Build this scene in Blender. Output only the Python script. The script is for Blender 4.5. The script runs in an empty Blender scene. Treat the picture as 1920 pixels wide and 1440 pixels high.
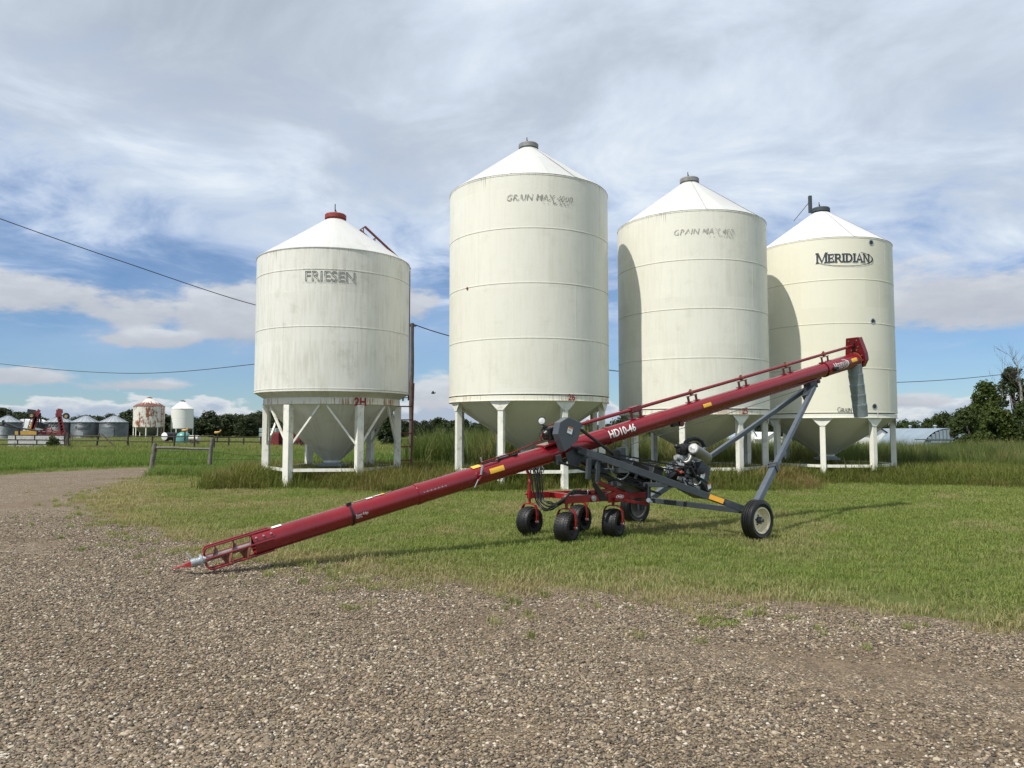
import bpy, math, random
import numpy as np
from mathutils import Vector, Matrix
random.seed(7)
rng = np.random.default_rng(11)
scene = bpy.context.scene
COL = scene.collection
PI = math.pi
R_ = math.radians

# ------------------------------------------------------------------ camera
CAM_H, F_PX, HORIZON = 1.7, 1400.0, 806.0
PITCH = math.atan((HORIZON - 720) / F_PX)
cam_data = bpy.data.cameras.new('camera'); cam = bpy.data.objects.new('camera', cam_data)
COL.objects.link(cam)
cam_data.sensor_fit = 'HORIZONTAL'; cam_data.sensor_width = 36.0
cam_data.lens = 36.0 * F_PX / 1920.0
cam_data.clip_start = 0.05; cam_data.clip_end = 6000
cam.location = (0, 0, CAM_H); cam.rotation_euler = (PI / 2 + PITCH, 0, 0)
scene.camera = cam

# ------------------------------------------------------------------ light
SUN_EL, SHADOW_AZ = R_(56), R_(43)          # shadows run to the right and away
sun_data = bpy.data.lights.new('sun', 'SUN'); sun = bpy.data.objects.new('sun', sun_data)
COL.objects.link(sun)
sun_data.energy = 4.8; sun_data.angle = R_(0.55); sun_data.color = (1.0, 0.95, 0.86)
sdir = Vector((math.cos(SUN_EL) * math.cos(SHADOW_AZ), math.cos(SUN_EL) * math.sin(SHADOW_AZ), -math.sin(SUN_EL)))
sun.rotation_euler = sdir.to_track_quat('-Z', 'Y').to_euler()
sun.location = (-20, -12, 40)
scene.view_settings.view_transform = 'Standard'; scene.view_settings.look = 'None'
scene.view_settings.exposure = 0.06; scene.view_settings.gamma = 1.0
scene.view_settings.use_curve_mapping = False


class NT:
    """small helper to write node graphs as expressions"""
    def __init__(s, tree): s.t = tree
    def new(s, typ, **kw):
        n = s.t.nodes.new(typ)
        for k, v in kw.items(): setattr(n, k, v)
        return n
    def put(s, sock, v):
        if v is None: return
        if hasattr(v, 'is_linked') or isinstance(v, bpy.types.NodeSocket): s.t.links.new(v, sock)
        elif isinstance(v, (tuple, list)) and len(v) == 3 and sock.type == 'RGBA': sock.default_value = (*v, 1)
        else: sock.default_value = v
    def m(s, op, a, b=None, c=None, clamp=False):
        n = s.new('ShaderNodeMath', operation=op, use_clamp=clamp)
        for i, v in enumerate((a, b, c)): s.put(n.inputs[i], v)
        return n.outputs[0]
    def vm(s, op, a, b=None, sc=None):
        n = s.new('ShaderNodeVectorMath', operation=op)
        s.put(n.inputs[0], a); s.put(n.inputs[1], b)
        if sc is not None: s.put(n.inputs[3], sc)
        return n.outputs['Value'] if op in ('LENGTH', 'DOT_PRODUCT') else n.outputs[0]
    def sep(s, v):
        n = s.new('ShaderNodeSeparateXYZ'); s.put(n.inputs[0], v); return n.outputs
    def comb(s, x, y, z):
        n = s.new('ShaderNodeCombineXYZ')
        for i, v in enumerate((x, y, z)): s.put(n.inputs[i], v)
        return n.outputs[0]
    def noise(s, vec, scale=5., detail=4., rough=.55, dist=0., col=False):
        n = s.new('ShaderNodeTexNoise'); s.put(n.inputs['Vector'], vec)
        s.put(n.inputs['Scale'], scale); s.put(n.inputs['Detail'], detail)
        s.put(n.inputs['Roughness'], rough); s.put(n.inputs['Distortion'], dist)
        return n.outputs[1] if col else n.outputs[0]
    def vor(s, vec, scale=5., feature='F1', out='Distance', rnd=1.):
        n = s.new('ShaderNodeTexVoronoi', feature=feature); s.put(n.inputs['Vector'], vec)
        s.put(n.inputs['Scale'], scale); s.put(n.inputs['Randomness'], rnd)
        return n.outputs[out]
    def sm(s, v, a, b, lo=0., hi=1.):
        n = s.new('ShaderNodeMapRange', interpolation_type='SMOOTHSTEP')
        s.put(n.inputs[0], v); s.put(n.inputs[1], a); s.put(n.inputs[2], b); s.put(n.inputs[3], lo); s.put(n.inputs[4], hi)
        return n.outputs[0]
    def lin(s, v, a, b, lo=0., hi=1.):
        n = s.new('ShaderNodeMapRange'); n.clamp = True
        s.put(n.inputs[0], v); s.put(n.inputs[1], a); s.put(n.inputs[2], b); s.put(n.inputs[3], lo); s.put(n.inputs[4], hi)
        return n.outputs[0]
    def mix(s, f, a, b, blend='MIX'):
        n = s.new('ShaderNodeMix', data_type='RGBA', blend_type=blend)
        s.put(n.inputs[0], f); s.put(n.inputs[6], a); s.put(n.inputs[7], b)
        return n.outputs[2]
    def ramp(s, f, stops, interp='LINEAR'):
        n = s.new('ShaderNodeValToRGB'); cr = n.color_ramp; cr.interpolation = interp
        while len(cr.elements) < len(stops): cr.elements.new(0.5)
        for e, (p, c) in zip(cr.elements, stops): e.position = p; e.color = (*c, 1)
        s.put(n.inputs[0], f); return n.outputs[0]


# ------------------------------------------------------------------ sky: clear-air sky texture, cloud deck and cumulus
world = bpy.data.worlds.new('World'); scene.world = world; world.use_nodes = True
world.cycles.sampling_method = 'MANUAL'; world.cycles.sample_map_resolution = 256
wt = world.node_tree; wt.nodes.clear(); w = NT(wt)
sky = w.new('ShaderNodeTexSky', sky_type='NISHITA'); sky.sun_disc = False
sky.sun_elevation = SUN_EL
sky.sun_rotation = math.atan2(-math.cos(SHADOW_AZ), -math.sin(SHADOW_AZ))
sky.air_density = 1.0; sky.dust_density = 0.3; sky.ozone_density = 2.0; sky.altitude = 600
tc = w.new('ShaderNodeTexCoord').outputs['Generated']
dx, dy, dz = w.sep(tc)
el = w.m('MULTIPLY', w.m('ARCSINE', w.m('MAXIMUM', w.m('MINIMUM', dz, 1.), -1.)), 180 / PI)
az = w.m('MULTIPLY', w.m('ARCTAN2', dx, dy), 180 / PI)
zz = w.m('ADD', w.m('MAXIMUM', dz, 0.), 0.13)
pl = w.comb(w.m('DIVIDE', dx, zz), w.m('DIVIDE', dy, zz), 0.)          # cloud-layer plane
plw = w.vm('ADD', pl, w.vm('SCALE', w.noise(w.vm('ADD', pl, (3.1, 7.7, 0)), 1.1, 1, .5, col=True), sc=0.9))
n_big = w.noise(plw, 0.42, 4, .56)
n_mid = w.noise(w.vm('ADD', plw, (11., 5., 2.)), 1.25, 6, .57)
n_fine = w.noise(w.vm('ADD', plw, (1., 9., 4.)), 3.4, 5, .6)
aev = w.comb(w.m('MULTIPLY', az, .055), w.m('MULTIPLY', el, .15), 3.3)   # angular space for the low clouds
n_a = w.noise(aev, 1.5, 5, .6)
n_b = w.noise(w.vm('ADD', aev, (5.5, 2.2, 8.)), 3.6, 5, .62)
# high deck: closes above about 14 degrees, breaks into streaks lower down
cov = w.m('ADD', w.m('ADD', n_mid, w.m('MULTIPLY', w.m('SUBTRACT', n_fine, .5), .75)),
          w.m('MULTIPLY', w.m('SUBTRACT', el, 12.0), .034))
cov = w.m('ADD', cov, w.lin(az, -45., 35., -.035, .11))
deck = w.sm(cov, .33, .70)
tone = w.m('ADD', w.m('MULTIPLY', n_big, .42), w.m('ADD', w.m('MULTIPLY', n_mid, .38), w.m('MULTIPLY', n_fine, .20)))
deck_col = w.ramp(w.lin(tone, .40, .60), [(0., (.37, .43, .53)), (.25, (.45, .51, .60)), (.5, (.53, .60, .695)), (.75, (.64, .725, .835)), (1., (.78, .85, .93))])
thin = w.mix(w.sm(cov, .36, .9), (.52, .64, .86), deck_col)
# cumulus: (azimuth, elevation, half-widths), ragged by noise; more of the same all round the horizon
puffs = [(-33.5, 8.6, 11.0, 2.7), (-20.2, 8.4, 5.2, 3.2), (-25.5, 6.2, 3.2, .8), (31.5, 8.3, 9.5, 3.0), (-10.5, 9.8, 5.0, 2.4),
         (-33., 3.5, 3.2, .85), (-26., 3.0, 4.4, .75), (-5.7, 2.6, 2.6, 1.9), (27.5, 1.9, 4.0, .7),
         (62., 8., 14., 3.), (-70., 7.6, 14., 3.), (110., 7., 16., 2.8), (-120., 8., 16., 3.), (165., 7.4, 15., 3.)]
q = None; sh = None
for a0, e0, ra, re in puffs:
    u_ = w.m('DIVIDE', w.m('SUBTRACT', az, a0), ra); v_ = w.m('DIVIDE', w.m('SUBTRACT', el, e0), re)
    v2 = w.m('MULTIPLY', v_, w.m('ADD', 1.0, w.m('MULTIPLY', w.m('LESS_THAN', v_, 0.), .25)))
    qq = w.m('SUBTRACT', 1.0, w.m('SQRT', w.m('ADD', w.m('MULTIPLY', u_, u_), w.m('MULTIPLY', v2, v2))))
    s_ = w.m('MULTIPLY', v_, w.sm(qq, -.5, .3))
    q = qq if q is None else w.m('MAXIMUM', q, qq)
    sh = s_ if sh is None else w.m('ADD', sh, s_)
qn = w.m('ADD', q, w.m('ADD', w.m('MULTIPLY', w.m('SUBTRACT', n_a, .5), 2.1), w.m('MULTIPLY', w.m('SUBTRACT', n_b, .5), 1.5)))
cum = w.sm(qn, .02, .5)
cshade = w.m('ADD', w.m('MULTIPLY', sh, .42), w.m('MULTIPLY', w.m('SUBTRACT', n_b, .5), 1.5))
cum_col = w.ramp(w.lin(cshade, -.5, .62), [(0., (.44, .475, .54)), (.5, (.55, .575, .625)), (.8, (.66, .695, .735)), (1., (.78, .81, .84))])
# low bank of far white tops near the horizon
bank_h = w.m('ADD', 1.5, w.m('MULTIPLY', w.m('SUBTRACT', w.noise(w.comb(w.m('MULTIPLY', az, .16), w.m('MULTIPLY', el, .4), 0.), 1.0, 5, .55), .45), 7.))
bank = w.sm(w.m('SUBTRACT', bank_h, el), -.1, .35)
bank_col = w.mix(w.sm(w.m('SUBTRACT', bank_h, el), .0, 1.1), (.80, .81, .82), (.42, .49, .62))
blue = w.mix(1.0, sky.outputs[0], (.66, .84, 1.06), 'MULTIPLY')
bg0 = w.new('ShaderNodeBackground'); w.put(bg0.inputs[0], blue); bg0.inputs[1].default_value = 0.092
def lay(prev, col, fac):
    b = w.new('ShaderNodeBackground'); w.put(b.inputs[0], col)
    mx = w.new('ShaderNodeMixShader'); w.put(mx.inputs[0], fac); w.put(mx.inputs[1], prev); w.put(mx.inputs[2], b.outputs[0])
    return mx.outputs[0]
up = w.sm(el, -.3, .2)
veil = w.m('MULTIPLY', w.sm(el, 1., 7.), w.lin(n_a, .3, .7, .06, .32))          # thin high haze
o_ = lay(bg0.outputs[0], (.58, .70, .88), veil)
o_ = lay(o_, bank_col, w.m('MULTIPLY', w.m('MULTIPLY', bank, up), .85))
o_ = lay(o_, thin, w.m('MULTIPLY', w.m('MULTIPLY', deck, w.sm(el, 4., 10.)), .97))
o_ = lay(o_, cum_col, w.m('MULTIPLY', w.m('MULTIPLY', cum, .92), up))
wo = w.new('ShaderNodeOutputWorld'); wt.links.new(o_, wo.inputs[0])


# ------------------------------------------------------------------ pixel rays of the reference camera -> points in the place
_c, _s = math.cos(PITCH), math.sin(PITCH)
def ray(px, py):
    a = (px - 960) / F_PX; b = (720 - py) / F_PX
    return Vector((a, _c - b * _s, _s + b * _c))
def at(px, py, Y):
    d = ray(px, py); return Vector((0, 0, CAM_H)) + d * (Y / d.y)
def gr(px, py, z=0.0):
    d = ray(px, py); return Vector((0, 0, CAM_H)) + d * ((z - CAM_H) / d.z)
def ground_z(x, y):
    """gentle lie of the land: level yard, lower ground far to the right"""
    def ss(v, a, b):
        t = min(1., max(0., (v - a) / (b - a))); return t * t * (3 - 2 * t)
    return -2.2 * ss(y, 45, 95) * ss(x, 8, 30)


# ------------------------------------------------------------------ materials
MATS = {}
def new_mat(name):
    m = bpy.data.materials.new(name); m.use_nodes = True
    t = m.node_tree; b = t.nodes['Principled BSDF']; MATS[name] = m
    return m, NT(t), b
def simple(name, col, rough=.5, metal=0., var=.12, scale=6., spec=.5, bump=0., bscale=60., coat=0., dirt=None, dirt_amt=0., dscale=3.):
    m, n, b = new_mat(name)
    oc = n.new('ShaderNodeTexCoord').outputs['Object']
    nz = n.noise(oc, scale, 6, .6)
    c = n.mix(n.lin(nz, .3, .7), tuple(x * (1 - var) for x in col), tuple(min(1, x * (1 + var)) for x in col))
    if dirt:
        c = n.mix(n.m('MULTIPLY', n.sm(n.noise(n.vm('ADD', oc, (4, 2, 9)), dscale, 8, .65), .5, .72), dirt_amt), c, dirt)
    n.put(b.inputs['Base Color'], c)
    n.put(b.inputs['Roughness'], n.lin(n.noise(oc, scale * 3, 5, .6), .25, .75, max(.02, rough - .08), min(1, rough + .1)))
    b.inputs['Metallic'].default_value = metal; b.inputs['Specular IOR Level'].default_value = spec
    if coat: b.inputs['Coat Weight'].default_value = coat; b.inputs['Coat Roughness'].default_value = .12
    if bump:
        bp = n.new('ShaderNodeBump'); bp.inputs['Strength'].default_value = bump; bp.inputs['Distance'].default_value = .01
        n.put(bp.inputs['Height'], n.noise(oc, bscale, 4, .6)); n.t.links.new(bp.outputs[0], b.inputs['Normal'])
    return m

def silo_paint(name, col, grime, streak, dimple=.25, specks=.5, eave=None, drip=.8):
    m, n, b = new_mat(name)
    oc = n.new('ShaderNodeTexCoord').outputs['Object']
    x, y, z = n.sep(oc)
    ang = n.m('ARCTAN2', y, x)
    st = n.noise(n.comb(n.m('MULTIPLY', ang, 16.), n.m('MULTIPLY', z, .55), 0.), 1.6, 7, .6)
    big = n.noise(oc, .55, 5, .6)
    c = n.mix(n.m('MULTIPLY', n.sm(n.m('ADD', n.m('MULTIPLY', st, .6), n.m('MULTIPLY', big, .4)), .44, .68), streak), col, grime)
    cl = n.noise(n.vm('ADD', oc, (7, 1, 3)), 1.4, 9, .68)
    c = n.mix(n.m('MULTIPLY', n.sm(cl, .52, .74), streak * .8), c, tuple(k * .82 for k in grime))
    sp = n.noise(oc, 26., 3, .7)
    c = n.mix(n.m('MULTIPLY', n.m('MULTIPLY', n.sm(sp, .66, .74), n.sm(cl, .42, .6)), specks), c, (.12, .11, .08))
    # panel-sized differences in chalking, as wide sheets weather
    pn = n.noise(n.comb(n.m('FLOOR', n.m('MULTIPLY', ang, 2.2)), n.m('FLOOR', n.m('MULTIPLY', z, .7)), 2.), 3.3, 0, .5)
    c = n.mix(.07, c, n.mix(n.lin(pn, .35, .65), tuple(k * .55 for k in col), (.9, .9, .85)))
    if eave:                                             # dark runs that start under the roof edge
        ln = n.noise(n.comb(n.m('MULTIPLY', ang, 55.), 0., 3.), 1.0, 4, .7); pa = n.noise(n.comb(n.m('MULTIPLY', ang, 3.), 0., 8.), 1.0, 2, .5)
        reach = n.m('MULTIPLY', n.sm(n.m('ADD', ln, n.m('MULTIPLY', n.m('SUBTRACT', pa, .5), .6)), .5, .85), .75)
        c = n.mix(n.m('MULTIPLY', n.sm(n.m('SUBTRACT', n.m('ADD', z, reach), eave), -.02, .16), drip), c, (.25, .235, .18))
    n.put(b.inputs['Base Color'], c)
    n.put(b.inputs['Roughness'], n.lin(cl, .3, .7, .38, .62)); b.inputs['Specular IOR Level'].default_value = .4
    bp = n.new('ShaderNodeBump'); bp.inputs['Strength'].default_value = dimple; bp.inputs['Distance'].default_value = .02
    h = n.m('ADD', n.m('MULTIPLY', n.noise(oc, 15., 3, .6), .6), n.m('MULTIPLY', n.noise(oc, 1.3, 3, .5), 1.2))
    n.put(bp.inputs['Height'], h); n.t.links.new(bp.outputs[0], b.inputs['Normal'])
    return m

def rust_band(name, col, amt=1., top=True):
    """painted steel with rust runs that start at the upper rim"""
    m, n, b = new_mat(name)
    oc = n.new('ShaderNodeTexCoord').outputs['Object']
    x, y, z = n.sep(oc); ang = n.m('ARCTAN2', y, x)
    st = n.noise(n.comb(n.m('MULTIPLY', ang, 26.), n.m('MULTIPLY', z, .35), 1.), 2.0, 6, .68)
    pat = n.noise(n.comb(n.m('MULTIPLY', ang, 2.3), z, 4.), 1.3, 3, .5)
    f = n.m('MULTIPLY', n.sm(n.m('ADD', st, n.m('MULTIPLY', n.m('SUBTRACT', pat, .5), .7)), .49, .66), amt)
    c = n.mix(f, col, n.mix(n.noise(oc, 30, 3, .6), (.42, .23, .09), (.20, .075, .03)))
    n.put(b.inputs['Base Color'], c); b.inputs['Roughness'].default_value = .6
    return m

CREAM = (.68, .67, .56)
silo_paint('paint_old', (.735, .733, .675), (.53, .52, .42), .6, .2, .6)
silo_paint('paint_cream', (.76, .752, .665), (.67, .65, .53), .4, .25, .5)
silo_paint('paint_cream_b', (.76, .752, .665), (.65, .63, .51), .42, .25, .6)
silo_paint('paint_new', (.765, .745, .615), (.73, .70, .56), .3, .05, .05)
silo_paint('roof_white', (.54, .545, .53), (.43, .43, .395), .5, .12, .45)
silo_paint('roof_new', (.60, .60, .59), (.54, .54, .52), .2, .04, .05)
rust_band('band_rusty', (.78, .76, .66), 1.)
rust_band('band_light', (.79, .775, .67), .5)
simple('band_new', (.80, .79, .70), .5, var=.05)
simple('leg_paint', (.80, .79, .71), .5, var=.08, scale=4, dirt=(.30, .26, .18), dirt_amt=.6, dscale=5.)
simple('lid_red', (.24, .035, .025), .6, var=.25, scale=9)
simple('lid_grey', (.22, .23, .23), .55, var=.25, scale=8, dirt=(.2, .1, .05), dirt_amt=.4)
simple('lid_dark', (.045, .06, .07), .5)
simple('ladder_red', (.15, .035, .03), .65, var=.3, scale=12)
simple('dark_metal', (.03, .03, .032), .6)
simple('paint_red', (.30, .018, .016), .55, var=.2)
simple('logo_dark', (.045, .05, .055), .6)
simple('logo_halo', (.83, .83, .80), .6)

def worn(name, col, thr, scale=9.):
    """old lettering: paint flaked away in patches"""
    m, n, b = new_mat(name)
    oc = n.new('ShaderNodeTexCoord').outputs['Object']
    f = n.sm(n.noise(oc, scale, 6, .65), thr - .03, thr + .05)
    n.put(b.inputs['Base Color'], col); b.inputs['Roughness'].default_value = .7
    n.put(b.inputs['Alpha'], f); return m
worn('letter_worn', (.30, .30, .265), .43, 9.)
worn('letter_worn_more', (.42, .42, .37), .45, 9.)
worn('letter_outline', (.27, .275, .255), .40, 9.)

simple('aug_red', (.20, .0065, .0125), .24, var=.16, scale=2.2, coat=.5, dirt=(.17, .03, .03), dirt_amt=.2, dscale=4.)
simple('mover_red', (.27, .010, .012), .35, var=.12, coat=.25, dirt=(.2, .08, .05), dirt_amt=.3, dscale=7)
simple('head_red', (.15, .006, .010), .3, var=.12, coat=.35)
simple('frame_grey', (.042, .051, .060), .38, var=.15, dirt=(.12, .115, .10), dirt_amt=.4, dscale=6)
simple('arm_grey', (.085, .105, .13), .36, var=.1, dirt=(.16, .15, .14), dirt_amt=.3, dscale=5)
simple('guard_grey', (.075, .088, .102), .33, var=.08)
simple('black_paint', (.012, .012, .013), .4)
simple('rubber', (.0075, .0075, .008), .5, var=.3, scale=14, bump=.4, bscale=70, dirt=(.025, .022, .017), dirt_amt=.4, dscale=8)
simple('rubber_wet', (.007, .007, .0075), .38, var=.3, scale=14, bump=.5, bscale=60, dirt=(.022, .02, .015), dirt_amt=.3, dscale=9)
simple('hose', (.011, .011, .012), .45)
simple('rim_cream', (.86, .79, .58), .4, var=.04, dirt=(.30, .20, .09), dirt_amt=.25, dscale=7)
simple('rim_grey', (.16, .15, .125), .5, var=.2)
simple('zinc', (.42, .45, .47), .38, metal=.75, var=.2, scale=12)
simple('galv', (.27, .315, .335), .45, metal=.4, var=.22, scale=7, dirt=(.22, .24, .25), dirt_amt=.5, dscale=4, bump=.15, bscale=9)
simple('steel_rust', (.23, .088, .055), .6, metal=.1, var=.4, scale=9, dirt=(.26, .23, .21), dirt_amt=.6, dscale=7)
simple('steel_bare', (.28, .26, .25), .42, metal=.7, var=.3, scale=10)
simple('alu', (.52, .52, .50), .4, metal=.6, var=.35, scale=22)
simple('muffler', (.30, .295, .28), .45, metal=.5, var=.2, scale=9)
simple('decal_white', (.80, .80, .78), .4, var=.04)
simple('decal_yellow', (.80, .47, .04), .4, var=.05)
simple('decal_amber', (.85, .42, .05), .3, var=.05)
simple('decal_orange', (.65, .17, .03), .4)
simple('decal_grey', (.35, .35, .35), .5)
simple('lamp_glass', (.62, .64, .64), .12, var=.3, scale=60)
simple('wire_red', (.40, .05, .02), .5)
simple('copper', (.30, .13, .05), .5, metal=.3)


# ------------------------------------------------------------------ mesh building
class MB:
    def __init__(s): s.v = []; s.f = []
    def add(s, vs, fs):
        o = len(s.v); s.v.extend(tuple(v) for v in vs); s.f.extend(tuple(i + o for i in f) for f in fs); return s
    def box(s, c, size, X=(1, 0, 0), Y=(0, 1, 0), Z=(0, 0, 1)):
        c = Vector(c); X, Y, Z = Vector(X) * size[0] / 2, Vector(Y) * size[1] / 2, Vector(Z) * size[2] / 2
        vs = [c + X * a + Y * b + Z * d for d in (-1, 1) for b in (-1, 1) for a in (-1, 1)]
        return s.add(vs, [(0, 2, 3, 1), (4, 5, 7, 6), (0, 1, 5, 4), (2, 6, 7, 3), (0, 4, 6, 2), (1, 3, 7, 5)])
    def beam(s, p, q, wd, ht, up=(0, 0, 1)):
        p, q = Vector(p), Vector(q); X = (q - p).normalized(); up = Vector(up)
        Y = up.cross(X)
        if Y.length < 1e-4: Y = Vector((0, 1, 0)).cross(X)
        Y.normalize(); Z = X.cross(Y)
        return s.box((p + q) / 2, ((q - p).length, wd, ht), X, Y, Z)
    def cyl(s, p, q, r, r2=None, n=14, caps=True):
        p, q = Vector(p), Vector(q); r2 = r if r2 is None else r2
        X = (q - p).normalized(); A = X.orthogonal().normalized(); B = X.cross(A)
        vs = []
        for c, rr in ((p, r), (q, r2)):
            for i in range(n):
                t = 2 * PI * i / n; vs.append(c + (A * math.cos(t) + B * math.sin(t)) * rr)
        fs = [(i, (i + 1) % n, n + (i + 1) % n, n + i) for i in range(n)]
        if caps: fs += [tuple(range(n - 1, -1, -1)), tuple(range(n, 2 * n))]
        return s.add(vs, fs)
    def tube(s, pts, r, n=8, closed=False, flat=None):
        pts = [Vector(p) for p in pts]; L = len(pts); vs = []; A = None
        for i, p in enumerate(pts):
            if closed: t = pts[(i + 1) % L] - pts[i - 1]
            else: t = pts[min(i + 1, L - 1)] - pts[max(i - 1, 0)]
            t.normalize()
            A = t.orthogonal().normalized() if A is None else (A - t * A.dot(t)).normalized()
            B = t.cross(A); rr = r[i] if isinstance(r, (list, tuple)) else r
            for k in range(n):
                a = 2 * PI * k / n; vs.append(p + (A * math.cos(a) + B * math.sin(a)) * rr)
        fs = []
        for i in range(L if closed else L - 1):
            j = (i + 1) % L
            for k in range(n): fs.append((i * n + k, i * n + (k + 1) % n, j * n + (k + 1) % n, j * n + k))
        if not closed: fs += [tuple(range(n - 1, -1, -1)), tuple(range((L - 1) * n, L * n))]
        return s.add(vs, fs)
    def lathe(s, prof, n=32, c=(0, 0, 0), axis=(0, 0, 1), a0=0., a1=2 * PI):
        c = Vector(c); Z = Vector(axis).normalized(); A = Vector((1, 0, 0)) if abs(Z.z) > .99 else Z.orthogonal().normalized(); B = Z.cross(A)
        full = abs(a1 - a0 - 2 * PI) < 1e-6; m = n if full else n + 1; vs = []
        for r, z in prof:
            for i in range(m):
                t = a0 + (a1 - a0) * i / n; vs.append(c + Z * z + (A * math.cos(t) + B * math.sin(t)) * r)
        fs = []
        for k in range(len(prof) - 1):
            for i in range(n):
                j = (i + 1) % m if full else i + 1
                fs.append((k * m + i, k * m + j, (k + 1) * m + j, (k + 1) * m + i))
        return s.add(vs, fs)
    def prism(s, poly, O, X, Y, th, N=None):
        O, X, Y = Vector(O), Vector(X), Vector(Y); N = X.cross(Y).normalized() if N is None else Vector(N); n = len(poly)
        vs = [O + X * a + Y * b for a, b in poly] + [O + X * a + Y * b + N * th for a, b in poly]
        return s.add(vs, [tuple(range(n - 1, -1, -1)), tuple(range(n, 2 * n))] + [(i, (i + 1) % n, n + (i + 1) % n, n + i) for i in range(n)])
    def hull(s, top, bot):
        """prism between two polygons of points (same count)"""
        n = len(top)
        return s.add(list(bot) + list(top), [tuple(range(n - 1, -1, -1)), tuple(range(n, 2 * n))] + [(i, (i + 1) % n, n + (i + 1) % n, n + i) for i in range(n)])
    def torus(s, c, axis, R, r, n=24, k=8):
        Z = Vector(axis).normalized(); A = Z.orthogonal().normalized(); B = Z.cross(A)
        return s.tube([Vector(c) + (A * math.cos(2 * PI * i / n) + B * math.sin(2 * PI * i / n)) * R for i in range(n)], r, k, closed=True)
    def ball(s, c, r, n=10, k=6, sq=(1, 1, 1)):
        c = Vector(c); vs = [c + Vector((0, 0, -r * sq[2]))]
        for j in range(1, k):
            b = -PI / 2 + PI * j / k
            for i in range(n):
                a = 2 * PI * i / n; vs.append(c + Vector((math.cos(a) * math.cos(b) * r * sq[0], math.sin(a) * math.cos(b) * r * sq[1], math.sin(b) * r * sq[2])))
        vs.append(c + Vector((0, 0, r * sq[2]))); fs = [(0, 1 + (i + 1) % n, 1 + i) for i in range(n)]
        for j in range(k - 2):
            for i in range(n): a = 1 + j * n; fs.append((a + i, a + (i + 1) % n, a + n + (i + 1) % n, a + n + i))
        a = 1 + (k - 2) * n; fs += [(a + i, a + (i + 1) % n, len(vs) - 1) for i in range(n)]
        return s.add(vs, fs)
    def build(s, name, mat, parent=None, smooth=True, ang=38, bevel=0., loc=None, kind=None):
        o3 = origin(parent) if parent else (Vector(loc) if loc is not None else Vector((0, 0, 0)))
        me = bpy.data.meshes.new(name)
        me.from_pydata([tuple(Vector(v) - o3) for v in s.v], [], s.f); me.validate(); me.update()
        if smooth:
            me.polygons.foreach_set('use_smooth', [True] * len(me.polygons)); me.set_sharp_from_angle(angle=R_(ang))
        me.materials.append(MATS[mat] if isinstance(mat, str) else mat)
        o = bpy.data.objects.new(name, me); COL.objects.link(o)
        if parent: o.parent = parent
        else: o.location = o3
        if bevel:
            b = o.modifiers.new('bevel', 'BEVEL'); b.width = bevel; b.segments = 2; b.limit_method = 'ANGLE'; b.angle_limit = R_(40)
        if kind: o['kind'] = kind
        return o
def origin(o):
    p = Vector((0, 0, 0))
    while o: p = p + o.location; o = o.parent
    return p
def tag(o, label, cat, group=None):
    o['label'] = label; o['category'] = cat
    if group: o['group'] = group
    return o
def thing(name, label, cat, loc=(0, 0, 0), group=None):
    o = bpy.data.objects.new(name, None); COL.objects.link(o); o.location = loc; o.empty_display_size = .3
    return tag(o, label, cat, group)
def clone(root, loc, rz=0., sc=1., label=None):
    def cp(o, par):
        c = o.copy(); COL.objects.link(c); c.parent = par
        for ch in o.children: cp(ch, c)
        return c
    r = cp(root, None); r.location = loc; r.rotation_euler = (0, 0, rz); r.scale = (sc, sc, sc) if not isinstance(sc, tuple) else sc
    if label: r['label'] = label
    return r
def struct(o): o['kind'] = 'structure'; return o

def text_mesh(body, size=1., shear=0., fat=0., space=1., line=0.):
    cu = bpy.data.curves.new('t', 'FONT'); cu.body = body; cu.size = size; cu.shear = shear; cu.offset = fat; cu.space_character = space
    cu.align_x = 'CENTER'; cu.resolution_u = 4
    if line: cu.fill_mode = 'NONE'; cu.bevel_depth = line; cu.bevel_resolution = 0
    ob = bpy.data.objects.new('t', cu); COL.objects.link(ob)
    dg = bpy.context.evaluated_depsgraph_get(); dg.update()
    me = ob.evaluated_get(dg).to_mesh()
    vs = [(v.co.x, v.co.y) for v in me.vertices] if not line else [(v.co.x, v.co.y, v.co.z) for v in me.vertices]; fs = [tuple(p.vertices) for p in me.polygons]
    ob.evaluated_get(dg).to_mesh_clear(); bpy.data.objects.remove(ob); bpy.data.curves.remove(cu)
    return vs, fs

def strips(polys, n, y0, y1):
    """cut convex polygons into horizontal strips so that they can bend round a tube"""
    out = []
    for p in polys:
        for k in range(n):
            a, b2 = y0 + (y1 - y0) * k / n, y0 + (y1 - y0) * (k + 1) / n; q = p
            for lim, sg in ((a, 1), (b2, -1)):
                r = []
                for i in range(len(q)):
                    u, v = q[i], q[(i + 1) % len(q)]; du, dv = (u[1] - lim) * sg, (v[1] - lim) * sg
                    if du >= 0: r.append(u)
                    if du * dv < 0: t = du / (du - dv); r.append((u[0] + (v[0] - u[0]) * t, lim))
                q = r
                if not q: break
            if len(q) > 2: out.append(q)
    return out

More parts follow.
